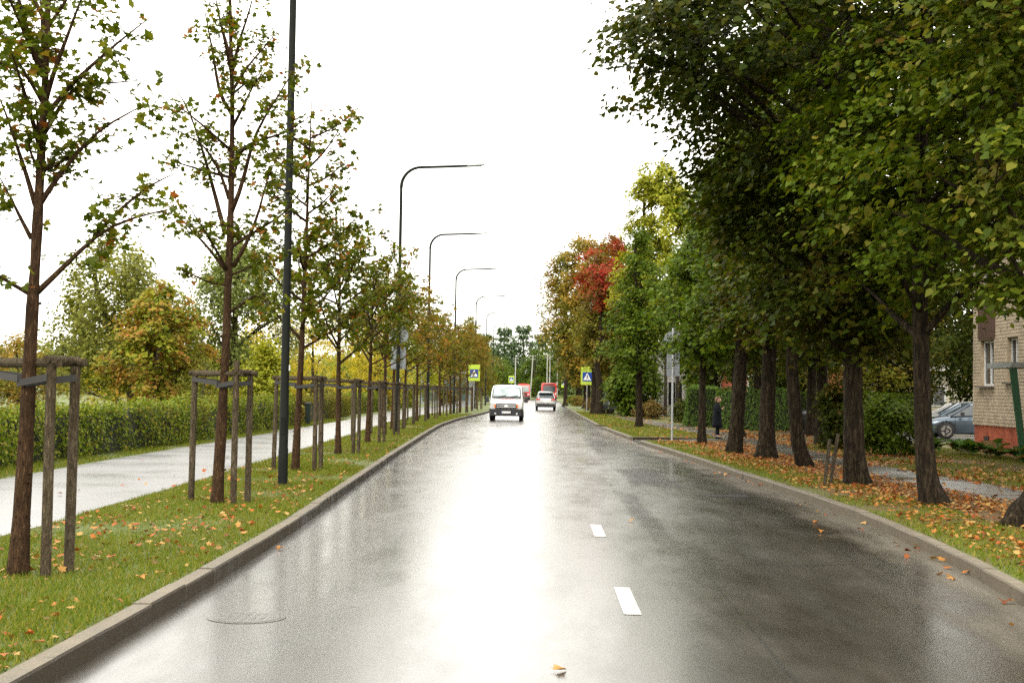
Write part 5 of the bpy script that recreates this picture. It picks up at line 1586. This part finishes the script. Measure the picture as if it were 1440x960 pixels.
# far woods closing the horizon
def far_wood(label, pts, h, n, seed, mat, leaf):
    r = np.random.default_rng(seed)
    pts = np.array(pts, float)
    L = np.concatenate([[0], np.cumsum(np.linalg.norm(np.diff(pts, axis=0), axis=1))])
    s = r.uniform(0, L[-1], n)
    top = h * (.75 + .25 * np.sin(s * .35 + 1) * np.sin(s * .13) + .12 * np.sin(s * 1.3))
    P = np.stack([np.interp(s, L, pts[:, 0]) + r.normal(0, 2, n), np.interp(s, L, pts[:, 1]) + r.normal(0, 2.5, n), top * r.uniform(0, 1, n) ** .8], 1)
    X, Y, Z = leaf_frames(np.array([0, -.5, .6]) + r.normal(0, .5, (n, 3)), r.normal(0, 1, (n, 3)))
    me = leaf_mesh('far_wood', TS, P, X, Y, Z, leaf * r.uniform(.6, 1.3, n))
    return tag(link('far_wood', me, mat), label, 'wood', kind='stuff')


far_wood('grey green line of far woods beyond the left park', [(-130, 190), (-70, 205), (-25, 215)], 8, 16000, 501, 'grey_green_leaves', .9)
far_wood('dark far woods on the hill behind the road end', [(-90, 330), (-20, 325), (30, 325), (110, 320)], 13, 22000, 502, 'conifer_needles', 1.1)
far_wood('green woods far behind the right hand houses', [(14, 230), (40, 190), (70, 140), (80, 90)], 14, 20000, 503, 'dark_leaves', 1.0)

# ------------------------------------------------------------------ hedges and shrubs
def hedge(label, pts, width, h, mat, seed, per_m2=330, leaf=.065, jag=.06, name='hedge', tmpl=None, cat='hedge', group=None):
    """clipped hedge along a line: dark twiggy core plus a skin of leaves"""
    r = np.random.default_rng(seed)
    pts = np.array(pts, float)
    L = np.concatenate([[0], np.cumsum(np.linalg.norm(np.diff(pts, axis=0), axis=1))])
    root = thing(name, label, cat, (pts[0][0], pts[0][1], ZL), 0, group)
    nz = snoise(seed)
    mb = MB()
    rings = []
    for s in np.linspace(.12, L[-1] - .12, max(3, int(L[-1] / 1.5))):
        p = np.array([np.interp(s, L, pts[:, k]) for k in (0, 1)]) - pts[0][:2]
        k = min(len(pts) - 2, int(np.searchsorted(L, s) - 1)) if s > 0 else 0
        d = unit(pts[k + 1] - pts[k]); q = np.array([-d[1], d[0]])
        w_ = width / 2 - .1
        rings.append([(p[0] + q[0] * a, p[1] + q[1] * a, z) for a, z in ((w_, 0), (w_, h * .75), (w_ * .75, h - .1), (-w_ * .75, h - .1), (-w_, h * .75), (-w_, 0))])
    mb.loft(rings)
    mb.build('twigs', 'hedge_core', root)
    per = 2 * h + width
    area = per * L[-1] + 2 * width * h
    n = int(area * per_m2)
    s = r.uniform(0, L[-1], n)
    u = r.uniform(0, per, n)
    endf = r.uniform(0, 1, n) < (2 * width * h) / area
    side = np.where(u < h, 1, np.where(u < 2 * h, -1, 0))
    a = np.where(side != 0, side * width / 2, (u - 2 * h) - width / 2)
    z = np.where(side == 1, u, np.where(side == -1, u - h, h))
    a = np.where(endf, r.uniform(-width / 2, width / 2, n), a)
    z = np.where(endf, r.uniform(0, h, n), z)
    s = np.where(endf, np.where(r.uniform(0, 1, n) < .5, 0, L[-1]), s)
    k = np.clip(np.searchsorted(L, s) - 1, 0, len(pts) - 2)
    d = unit(pts[k + 1] - pts[k]); q = np.stack([-d[:, 1], d[:, 0]], 1)
    base = np.stack([np.interp(s, L, pts[:, 0]), np.interp(s, L, pts[:, 1])], 1) - pts[0][:2]
    # round the shoulder
    over = np.clip((z - (h - .18)) / .18, 0, 1) * np.clip((np.abs(a) - (width / 2 - .18)) / .18, 0, 1)
    a = a * (1 - .12 * over); z = z - .07 * over
    nrm = np.concatenate([q * np.where(side != 0, side, 0)[:, None], np.where(side == 0, 1.0, .25)[:, None]], 1)
    nrm = np.where(endf[:, None], np.concatenate([d * np.where(s > 0, 1, -1)[:, None], np.full((n, 1), .2)], 1), nrm)
    P = np.concatenate([base + q * a[:, None], z[:, None]], 1)
    off = jag * 1.5 * nz(P, .9) + jag * 1.2 * nz(P + 7, 2.6) + r.normal(0, jag * .7, n) - .02
    P = P + unit(nrm) * off[:, None]
    P[:, 2] = np.clip(P[:, 2], .02, None)
    X, Y, Z = leaf_frames(unit(nrm) + r.normal(0, .5, (n, 3)), r.normal(0, .7, (n, 3)) + np.array([0, 0, .25]))
    me = leaf_mesh('foliage', tmpl or TS, P, X, Y, Z, leaf * r.uniform(.6, 1.35, n))
    tag(link('foliage', me, mat, root), kind='stuff')
    return root


hedge('long leafy hedge along the pale left path, nearest stretch', [(-10.6, 17), (-10.85, 25.6), (-10.6, 33.9), (-10.65, 44)], 1.1, 1.12, 'hedge_leaves', 601, 420, .08, .12)
hedge('farther stretch of the left hedge with a bright green end, by the nearest lamp', [(-10.7, 44.4), (-10.75, 52.3), (-10.8, 57)], 1.15, 1.16, 'hedge_leaves', 602, 330, .085, .1)
hedge('brown tinged hedge behind the fourth young maple', [(-11.2, 62), (-11.4, 70), (-11.7, 80)], 1.1, 1.15, 'olive_leaves', 603, 230, .1, .1)
hedge('far low hedge behind the staked row near the glass building', [(-12, 84), (-12.2, 100), (-12.2, 124)], 1.1, 1.15, 'hedge_leaves', 604, 130, .13, .1)
G_H = 'clipped hedge blocks on the right'
hedge('dark left block of the clipped right hedge', [(8.0, 66.5), (9.0, 74)], 1.6, 1.95, 'clipped_hedge_leaves', 611, 260, .09, .05, group=G_H)
hedge('bright topped clipped hedge block behind the right signpost', [(8.6, 63.2), (11.2, 61.2)], 1.5, 1.85, 'clipped_hedge_leaves', 612, 300, .085, .05, group=G_H)
hedge('long clipped hedge behind the person and the lindens', [(11.5, 64.5), (14.5, 63.5), (17.5, 63.0)], 1.2, 1.8, 'mid_green_leaves', 613, 260, .09, .06, group=G_H)


def bush(label, x, y, R, h, mat, seed, n=5000, leaf=.09, cat='shrub', tmpl=None, name='shrub', stem=True):
    return broadleaf(label, (x, y), h, .05, [(.1, R * .55), (h * .3, R * .95), (h * .6, R), (h * .85, R * .8), (h, R * .35)], mat, n, leaf, tmpl or TL, 'shrubs on the right side', seed, name, cat, n_clump=90, clump=(.34, .3, .1), n_limb=14, n_twig=40, flare=.1, shell=.35, sides=6)


bush('rounded dense green bush between the two near lindens', 9.85, 38, .95, 1.55, 'mid_green_leaves', 621, 7500, .085)
bush('dark open bush behind the old leaning stakes', 9.1, 41.3, .75, 2.2, 'dark_leaves', 622, 3800, .1)
bush('rust coloured low shrub left of the clipped hedge', 6.95, 84, .9, 1.05, 'rust_shrub_leaves', 623, 2600, .12, tmpl=TS)
bush('dark shrub beside the dark hedge block', 7.9, 75, .8, 1.2, 'dark_leaves', 624, 2600, .12, tmpl=TS)
bush('low brownish bush by the far right verge behind the crossing sign', 4.9, 118, 1.0, 1.2, 'rust_shrub_leaves', 625, 2200, .14, tmpl=TS)
bush('small green bush beside the far crossing sign', 4.2, 150, 1.1, 1.1, 'olive_leaves', 626, 1800, .17, tmpl=TS)
bush('low green bush at the road edge near the red bus', 4.6, 172, 1.2, 1.2, 'mid_green_leaves', 627, 1800, .18, tmpl=TS)
bush('low brown bush just left of the two trunks', 5.0, 110, .8, 1.1, 'dark_leaves', 628, 1800, .14, tmpl=TS)
o = bush('rust brown bush behind the staked row on the left', -11.0, 60, .7, 1.1, 'rust_shrub_leaves', 629, 2500, .1, tmpl=TS); o['group'] = 'shrubs on the left side'
bush('leafy bush in front of the parked dark car', 12.2, 51, 1.0, 1.5, 'mid_green_leaves', 630, 3600, .11)

# hosta bed by the house
hv = []
hf = []
for j in range(4):
    y_ = j / 3
    wv = [.12, .42, .36, .02][j]
    hv += [(-wv, y_, .14 - .3 * y_ * y_ + .05), (0, y_, .1 - .3 * y_ * y_), (wv, y_, .14 - .3 * y_ * y_ + .05)]
for j in range(3):
    for i in range(2): hf.append((j * 3 + i, j * 3 + i + 1, j * 3 + i + 4, j * 3 + i + 3))
hme = bpy.data.meshes.new('leaf'); hme.from_pydata(hv, [], hf); hme.materials.append(MATS['hosta_leaves'])
r = np.random.default_rng(9)
HL = ['leftmost', 'second from the left', 'third from the left', 'fourth from the left', 'fifth from the left', 'sixth from the left', 'seventh from the left', 'rightmost']
for i in range(8):
    x, y = 11.9 + .12 * i + r.normal(0, .1), 40.8 - i * 1.05 + r.normal(0, .15)
    t = thing('hosta_plant', f'broad leaved plant in the bed below the house, {HL[i]} of eight', 'plant', (x, y, ZL), 0, 'broad leaved plants in the bed by the house')
    for k in range(15):
        o = bpy.data.objects.new('leaf', hme); COL.objects.link(o); o.parent = t
        a = k * 2.4
        o.location = (cos(a) * .06, sin(a) * .06, .03 + .015 * k)
        o.rotation_euler = (radians(r.uniform(8, 60)), r.normal(0, .2), a - pi / 2)
        s = r.uniform(.28, .46); o.scale = (s, s, s)

# ------------------------------------------------------------------ the brick house
t = thing('house', 'cream brick house with red plinth at the right edge', 'house', (13.6, 42.7, ZL))
Lh, Wh, Hh = 14.0, 9.0, 6.7
ops = [(.70, 1.95, 2.0, 3.38), (3.1, 4.0, 2.1, 3.38), (.70, 1.95, 4.95, 6.3), (3.1, 4.0, 4.95, 6.3), (6.5, 7.7, 2.0, 3.4), (6.5, 7.7, 4.95, 6.3)]   # s along wall toward camera, z
us = sorted({0, Lh} | {o_[0] for o_ in ops} | {o_[1] for o_ in ops})
zs = sorted({.8, Hh} | {o_[2] for o_ in ops} | {o_[3] for o_ in ops})
mb = MB()
for a, b in zip(us[:-1], us[1:]):
    for c, d in zip(zs[:-1], zs[1:]):
        if any(o_[0] <= a and b <= o_[1] and o_[2] <= c and d <= o_[3] for o_ in ops): continue
        mb.box((.2, -(a + b) / 2, (c + d) / 2), (.4, b - a, d - c))
mb.box((Wh / 2 + .2, -.2, Hh / 2 + .4), (Wh - .4, .4, Hh - .8))
mb.box((Wh - .2, -Lh / 2 - .2, Hh / 2 + .4), (.4, Lh - .4, Hh - .8))
mb.box((Wh / 2, -Lh + .2, Hh / 2 + .4), (Wh - .8, .4, Hh - .8))
wall = mb.build('wall', 'mortar', t)
r = np.random.default_rng(14)
V, F, n = [], [], 0
bl, bh = .25, .1
for row in range(int((Hh - .8) / bh)):
    z = .8 + bh * (row + .5)
    s = -bl * .5 * (row % 2)
    while s < Lh:
        a, b = max(0, s + .006), min(Lh, s + bl - .006)
        s += bl
        if b - a < .05: continue
        if any(o_[0] < b and a < o_[1] and o_[2] < z + .04 and z - .04 < o_[3] for o_ in ops):
            for o_ in ops:
                if o_[2] < z + .04 and z - .04 < o_[3]:
                    if a < o_[0] < b: b = o_[0]
                    elif a < o_[1] < b: a = o_[1]
            if b - a < .05 or any(o_[0] < b - .01 and a + .01 < o_[1] and o_[2] < z + .04 and z - .04 < o_[3] for o_ in ops): continue
        pr = .012 + r.uniform(0, .008)
        x0, x1 = -pr, .004
        V += [(x0, -a, z - .043), (x0, -b, z - .043), (x0, -b, z + .043), (x0, -a, z + .043), (x1, -a, z - .043), (x1, -b, z - .043), (x1, -b, z + .043), (x1, -a, z + .043)]
        F += [(n, n + 3, n + 2, n + 1), (n, n + 1, n + 5, n + 4), (n + 1, n + 2, n + 6, n + 5), (n + 2, n + 3, n + 7, n + 6), (n + 3, n, n + 4, n + 7)]
        n += 8
# bricks on the gable end too
for row in range(int((Hh - .8) / bh)):
    z = .8 + bh * (row + .5)
    for k in range(int(Wh / bl)):
        a = k * bl + (.125 if row % 2 else 0) + .006; b = a + bl - .012
        V += [(a, .015, z - .043), (b, .015, z - .043), (b, .015, z + .043), (a, .015, z + .043), (a, -.004, z - .043), (b, -.004, z - .043), (b, -.004, z + .043), (a, -.004, z + .043)]
        F += [(n, n + 1, n + 2, n + 3), (n, n + 4, n + 5, n + 1), (n + 1, n + 5, n + 6, n + 2), (n + 2, n + 6, n + 7, n + 3), (n + 3, n + 7, n + 4, n)]
        n += 8
me = bpy.data.meshes.new('brick_courses'); me.from_pydata(V, [], F)
tag(link('brick_courses', me, 'brick_cream', wall), kind='stuff')
mb = MB(); mb.box((Wh / 2, -Lh / 2, .35), (Wh - .06, Lh - .06, .9)); mb.build('plinth', 'plinth_red', t)
mb = MB(); mb.box((.02, -1.2, .32), (.04, .4, .3)); mb.build('vent', 'strap_black', t)
for (a, b, c, d) in ops:
    wd, hd = b - a, d - c
    mb = MB()
    for cy_, cz, sy, sz in ((-(a + .03), (c + d) / 2, .06, hd), (-(b - .03), (c + d) / 2, .06, hd), (-(a + b) / 2, c + .03, wd - .12, .06), (-(a + b) / 2, d - .03, wd - .12, .06), (-(a + b) / 2, (c + d) / 2, .08, hd - .12)):
        mb.box((.14, cy_, cz), (.07, sy, sz))
    wn = mb.build('window', 'window_white', t)
    for q in (0, 1):
        mb = MB(); mb.box((.15, -(a + wd * (.25 + .5 * q)), (c + d) / 2), (.015, wd / 2 - .1, hd - .12)); mb.build('pane', 'house_glass', wn)
    mb = MB(); mb.box((-.02, -(a + b) / 2, c - .035), (.26, wd + .16, .04)); mb.build('sill', 'sill_metal', wn)
    for e_ in (a - .012, b + .012):
        mb = MB(); mb.box((.05, -e_, (c + d) / 2), (.13, .03, hd)); mb.build('reveal', 'reveal_plaster', wn)
mb = MB(); mb.box((-.03, -1.32, 4.15), (.05, 1.5, 1.4)); mb.build('brown_wall_slab', 'brown_panel', t)  # dark brown slab on the wall between lower and upper window
mb = MB(); mb.box((Wh / 2, -Lh / 2, Hh + .1), (Wh + 1.0, Lh + .8, .2)); mb.build('eave', 'white_wall', t)
mb = MB(); mb.add([(-.5, .4, Hh + .21), (Wh + .5, .4, Hh + .21), (Wh / 2, .4, Hh + 2.6), (-.5, -Lh - .4, Hh + .21), (Wh + .5, -Lh - .4, Hh + .21), (Wh / 2, -Lh - .4, Hh + 2.6)], [(0, 1, 2), (5, 4, 3), (0, 2, 5, 3), (1, 4, 5, 2), (0, 3, 4, 1)]); mb.build('roof', 'roof_grey', t, recalc=True)
mb = MB(); mb.box((-.72, -6.6, 2.5), (1.44, 1.9, .14)); mb.build('porch_canopy', 'canopy_grey', t)
mb = MB(); mb.add([(-1.15, -7.5, 0), (-1.0, -7.5, 0), (-1.27, -7.5, 2.42), (-1.45, -7.5, 2.42), (-1.15, -7.42, 0), (-1.0, -7.42, 0), (-1.27, -7.42, 2.42), (-1.45, -7.42, 2.42)], [(0, 1, 2, 3), (7, 6, 5, 4), (0, 4, 5, 1), (1, 5, 6, 2), (2, 6, 7, 3), (3, 7, 4, 0)]); mb.build('porch_panel', 'panel_green', t)


def building(label, x, y, wx, wy, h, mat, wins, roofmat='roof_grey', cols=0, name='building', frame='window_white', roof_over=.4, rz=0):
    t = thing(name, label, 'building', (x, y, ZL), rz)
    mb = MB(); mb.box((wx / 2, wy / 2, h / 2), (wx, wy, h)); mb.build('wall', mat, t)
    mb = MB(); mb.box((wx / 2, wy / 2, h + .15), (wx + 2 * roof_over, wy + 2 * roof_over, .3)); mb.build('roof', roofmat, t)
    for (u, z, w_, hh) in wins:
        mb = MB(); mb.box((u, -.02, z), (w_ + .16, .06, hh + .16)); wn = mb.build('window', frame, t)
        mb = MB(); mb.box((u - w_ * .25, -.06, z), (w_ / 2 - .06, .04, hh)); mb.build('pane', 'house_glass', wn)
        mb = MB(); mb.box((u + w_ * .25, -.06, z), (w_ / 2 - .06, .04, hh)); mb.build('pane', 'house_glass', wn)
    for k in range(cols):
        mb = MB(); mb.box((wx * (k + .5) / cols, -.25, h / 2), (.22, .22, h)); mb.build('column', 'dark_wood', t)
    return t


building('pale yellow garage block with white fascia behind the parked cars', 19.5, 76, 13, 8, 3.1, 'cream_wall', [(2.5, 1.7, 1.2, 1.0), (9.5, 1.7, 1.6, 1.2)], 'white_wall', 0)
building('white building with dark columns behind the clipped hedge', 7.7, 97, 6, 9, 5.0, 'white_wall', [(2.0, 1.6, 1.0, 1.6), (4.5, 1.6, 1.0, 1.6)], 'roof_grey', 7)
building('red walled house with white windows behind the long hedge', 13.0, 92, 14, 9, 3.6, 'red_wall', [(1.8, 2.3, 1.3, 1.1), (5.0, 2.3, 1.3, 1.1), (8.5, 2.3, 1.3, 1.1)], 'roof_grey', 0)
building('low grey glass fronted building behind the staked row', -13.2, 150, 5.5, 9, 3.4, 'grey_cladding', [], 'grey_cladding', 0)
gb = [o for o in COL.objects if o.get('label', '').startswith('low grey glass')][0]
for k in range(4):
    mb = MB(); mb.box((.75 + k * 1.32, -.05, 1.7), (1.2, .08, 2.4)); mb.build('window', 'glass_facade', gb)

# litter bin and white bench by the left path
t = thing('litter_bin', 'dark green litter bin behind the third stake frame', 'bin', (-9.95, 58, ZL))
mb = MB(); mb.bbox((0, 0, .5), (.2, .24, .8), .03); mb.build('body', 'bin_green', t)
mb = MB(); mb.bbox((0, 0, .95), (.24, .28, .09), .03); mb.build('lid', 'dark_plastic', t)
mb = MB(); mb.box((0, 0, .06), (.14, .16, .12)); mb.build('foot', 'dark_plastic', t)
t = thing('railing', 'short white railing seen between the stakes beyond the left path', 'railing', (-11.1, 96, ZL))
for x in (-.2, .2):
    mb = MB(); mb.box((x, 0, .58), (.07, .07, 1.16)); mb.build('post', 'window_white', t)
for z in (.55, .95):
    mb = MB(); mb.box((0, 0, z), (.34, .05, .07)); mb.build('rail', 'window_white', t)

# ------------------------------------------------------------------ the person
def skin_body(name, pts, edges, rad, mat, parent, sub=2, root=0):
    me = bpy.data.meshes.new(name)
    me.from_pydata(pts, edges, [])
    o = link(name, me, None, parent)
    md = o.modifiers.new('skin', 'SKIN')
    md.use_smooth_shade = True
    for v, q in zip(me.skin_vertices[0].data, rad):
        v.radius = q if isinstance(q, tuple) else (q, q)
    me.skin_vertices[0].data[root].use_root = True
    s = o.modifiers.new('sub', 'SUBSURF'); s.levels = sub; s.render_levels = sub
    me.materials.append(MATS[mat])
    return o


# local frame: faces +x, about 1.5 m tall
t = thing('person', 'person in a long dark coat standing on the right path, hand at chest', 'person', (6.45, 49.2, ZL + .006), radians(-12))
B = [(0, 0, .80), (0, 0, .95), (-.01, 0, 1.08), (-.01, 0, 1.18), (.0, 0, 1.275), (.03, 0, 1.335), (.035, 0, 1.43), (.03, 0, 1.48),
     (0, .075, .76), (.01, .08, .42), (-.015, .08, .09), (.1, .09, .035),
     (0, -.075, .76), (.03, -.08, .42), (.02, -.08, .09), (.135, -.09, .035),
     (0, .13, 1.15), (-.03, .19, .96), (.06, .19, .78), (.1, .185, .71),
     (0, -.13, 1.15), (.03, -.19, .97), (.16, -.1, 1.07), (.2, -.06, 1.11)]
Eg = [(0, 1), (1, 2), (2, 3), (3, 4), (4, 5), (5, 6), (6, 7), (0, 8), (8, 9), (9, 10), (10, 11), (0, 12), (12, 13), (13, 14), (14, 15), (3, 16), (16, 17), (17, 18), (18, 19), (3, 20), (20, 21), (21, 22), (22, 23)]
Rd = [(.1, .13), (.1, .12), (.085, .11), (.06, .075), .045, (.072, .06), (.09, .072), (.055, .05), .085, .055, .04, .035, .085, .055, .04, .035, .035, .035, .03, .027, .035, .035, .03, .027]
skin_body('body', B, Eg, Rd, 'skin', t)
# trousers, coat, shoes follow the body
skin_body('trousers', [(0, 0, .80), (0, .078, .74), (.01, .082, .42), (-.015, .082, .12), (0, -.078, .74), (.03, -.082, .42), (.02, -.082, .12)], [(0, 1), (1, 2), (2, 3), (0, 4), (4, 5), (5, 6)], [(.12, .13), .1, .075, .065, .1, .075, .065], 'coat_black', t)
for s, x in ((1, -.015), (-1, .02)):
    mb = MB()
    mb.loft([[(x + dx + a_ * 0, s * .085 + wv * cos(q), .005 + hh * (.5 + .5 * sin(q))) for q in np.linspace(0, 2 * pi, 10, endpoint=False)] for dx, wv, hh, a_ in ((-.075, .03, .08, 0), (-.04, .042, .11, 0), (.03, .045, .1, 0), (.1, .046, .07, 0), (.155, .03, .045, 0))])
    mb.build('shoe', 'shoe_black', t, smooth='all')
mb = MB()
def coat_ring(z, rx, ry, cx=0.0, wv=0.0, n_=20):
    return [(cx + rx * cos(a) * (1 + wv * sin(5 * a)), ry * sin(a) * (1 + wv * sin(5 * a)), z) for a in np.linspace(0, 2 * pi, n_, endpoint=False)]
mb.loft([coat_ring(.40, .185, .22, .0, .05), coat_ring(.55, .175, .215, .0, .04), coat_ring(.8, .155, .2, 0, .02), coat_ring(.98, .14, .19, .0, .01), coat_ring(1.12, .135, .205, -.01), coat_ring(1.2, .115, .19, -.012), coat_ring(1.25, .085, .13, -.01), coat_ring(1.285, .07, .08, 0), coat_ring(1.32, .068, .075, .005)], True)
ct = mb.build('coat', 'coat_black', t, smooth='all')
skin_body('sleeve', [(0, .16, 1.19), (-.03, .205, .96), (.05, .195, .8), (.075, .19, .755)], [(0, 1), (1, 2), (2, 3)], [.07, .062, .054, .052], 'coat_black', ct)
skin_body('sleeve', [(0, -.16, 1.19), (.03, -.21, .96), (.14, -.12, 1.05), (.165, -.095, 1.075)], [(0, 1), (1, 2), (2, 3)], [.07, .062, .052, .05], 'coat_black', ct)


def hand(c, fwd, side, up_, par):
    fwd, side, up_ = unit(np.array(fwd, float)), unit(np.array(side, float)), unit(np.array(up_, float))
    c = np.array(c, float)
    pts = [c, c + fwd * .045]; ed = [(0, 1)]; rd = [(.02, .03), (.018, .034)]
    for k, (o_, ln) in enumerate(((-.027, .058), (-.009, .066), (.009, .062), (.026, .048))):
        a = c + fwd * .05 + side * o_
        i = len(pts)
        pts += [a, a + fwd * ln * .5 - up_ * .01, a + fwd * ln * .8 - up_ * .028]
        ed += [(1, i), (i, i + 1), (i + 1, i + 2)]; rd += [.0105, .0095, .0085]
    i = len(pts)
    pts += [c + fwd * .02 - side * .03, c + fwd * .045 - side * .05 - up_ * .012]; ed += [(0, i), (i, i + 1)]; rd += [.012, .0095]
    skin_body('hand', [tuple(p) for p in pts], ed, rd, 'skin', par, 1)


hand((.19, -.075, 1.1), (.6, .5, .55), (.3, -.6, .5), (.7, -.3, -.4), t)
hand((.09, .19, .73), (.2, -.05, -1), (.95, 0, .2), (0, 1, 0), t)
# head details: face, nose, ears, eyes, mouth, hair
mb = MB()
cz, cx = 1.405, .04
R_ = []
for z, rx, ry, c in ((1.31, .035, .035, .06), (1.335, .06, .052, .055), (1.37, .082, .066, .045), (1.41, .092, .073, .04), (1.45, .09, .073, .035), (1.485, .07, .058, .03), (1.505, .035, .03, .025)):
    R_.append([(c + rx * cos(a), ry * sin(a), z) for a in np.linspace(0, 2 * pi, 16, endpoint=False)])
mb.loft(R_); hdm = mb.build('face', 'skin', t, smooth='all')
mb = MB(); mb.add([(.13, 0, 1.43), (.128, .012, 1.39), (.128, -.012, 1.39), (.152, 0, 1.392), (.126, 0, 1.384)], [(0, 3, 1), (0, 2, 3), (1, 3, 4), (3, 2, 4)]); mb.build('nose', 'skin', hdm, smooth='all')
for s in (-1, 1):
    mb = MB(); mb.cyl((.122, s * .03, 1.418), .011, .01, 'X', 10); mb.build('eye', 'sign_white', hdm)
    mb = MB(); mb.cyl((.035, s * .074, 1.405), .026, .014, 'Y', 10); mb.build('ear', 'skin', hdm, smooth=True)
mb = MB(); mb.box((.122, 0, 1.362), (.008, .04, .007)); mb.build('mouth', 'lamp_lens_red', hdm)
mb = MB()
R_ = []
for z, rx, ry, c in ((1.34, .05, .066, -.035), (1.38, .07, .08, -.025), (1.43, .095, .084, .0), (1.465, .108, .084, .012), (1.5, .085, .068, .02), (1.522, .045, .04, .02)):
    R_.append([(c + rx * cos(a), ry * sin(a), z) for a in np.linspace(0, 2 * pi, 18, endpoint=False)])
mb.loft(R_); mb.build('hair', 'hair_brown', t, smooth='all')
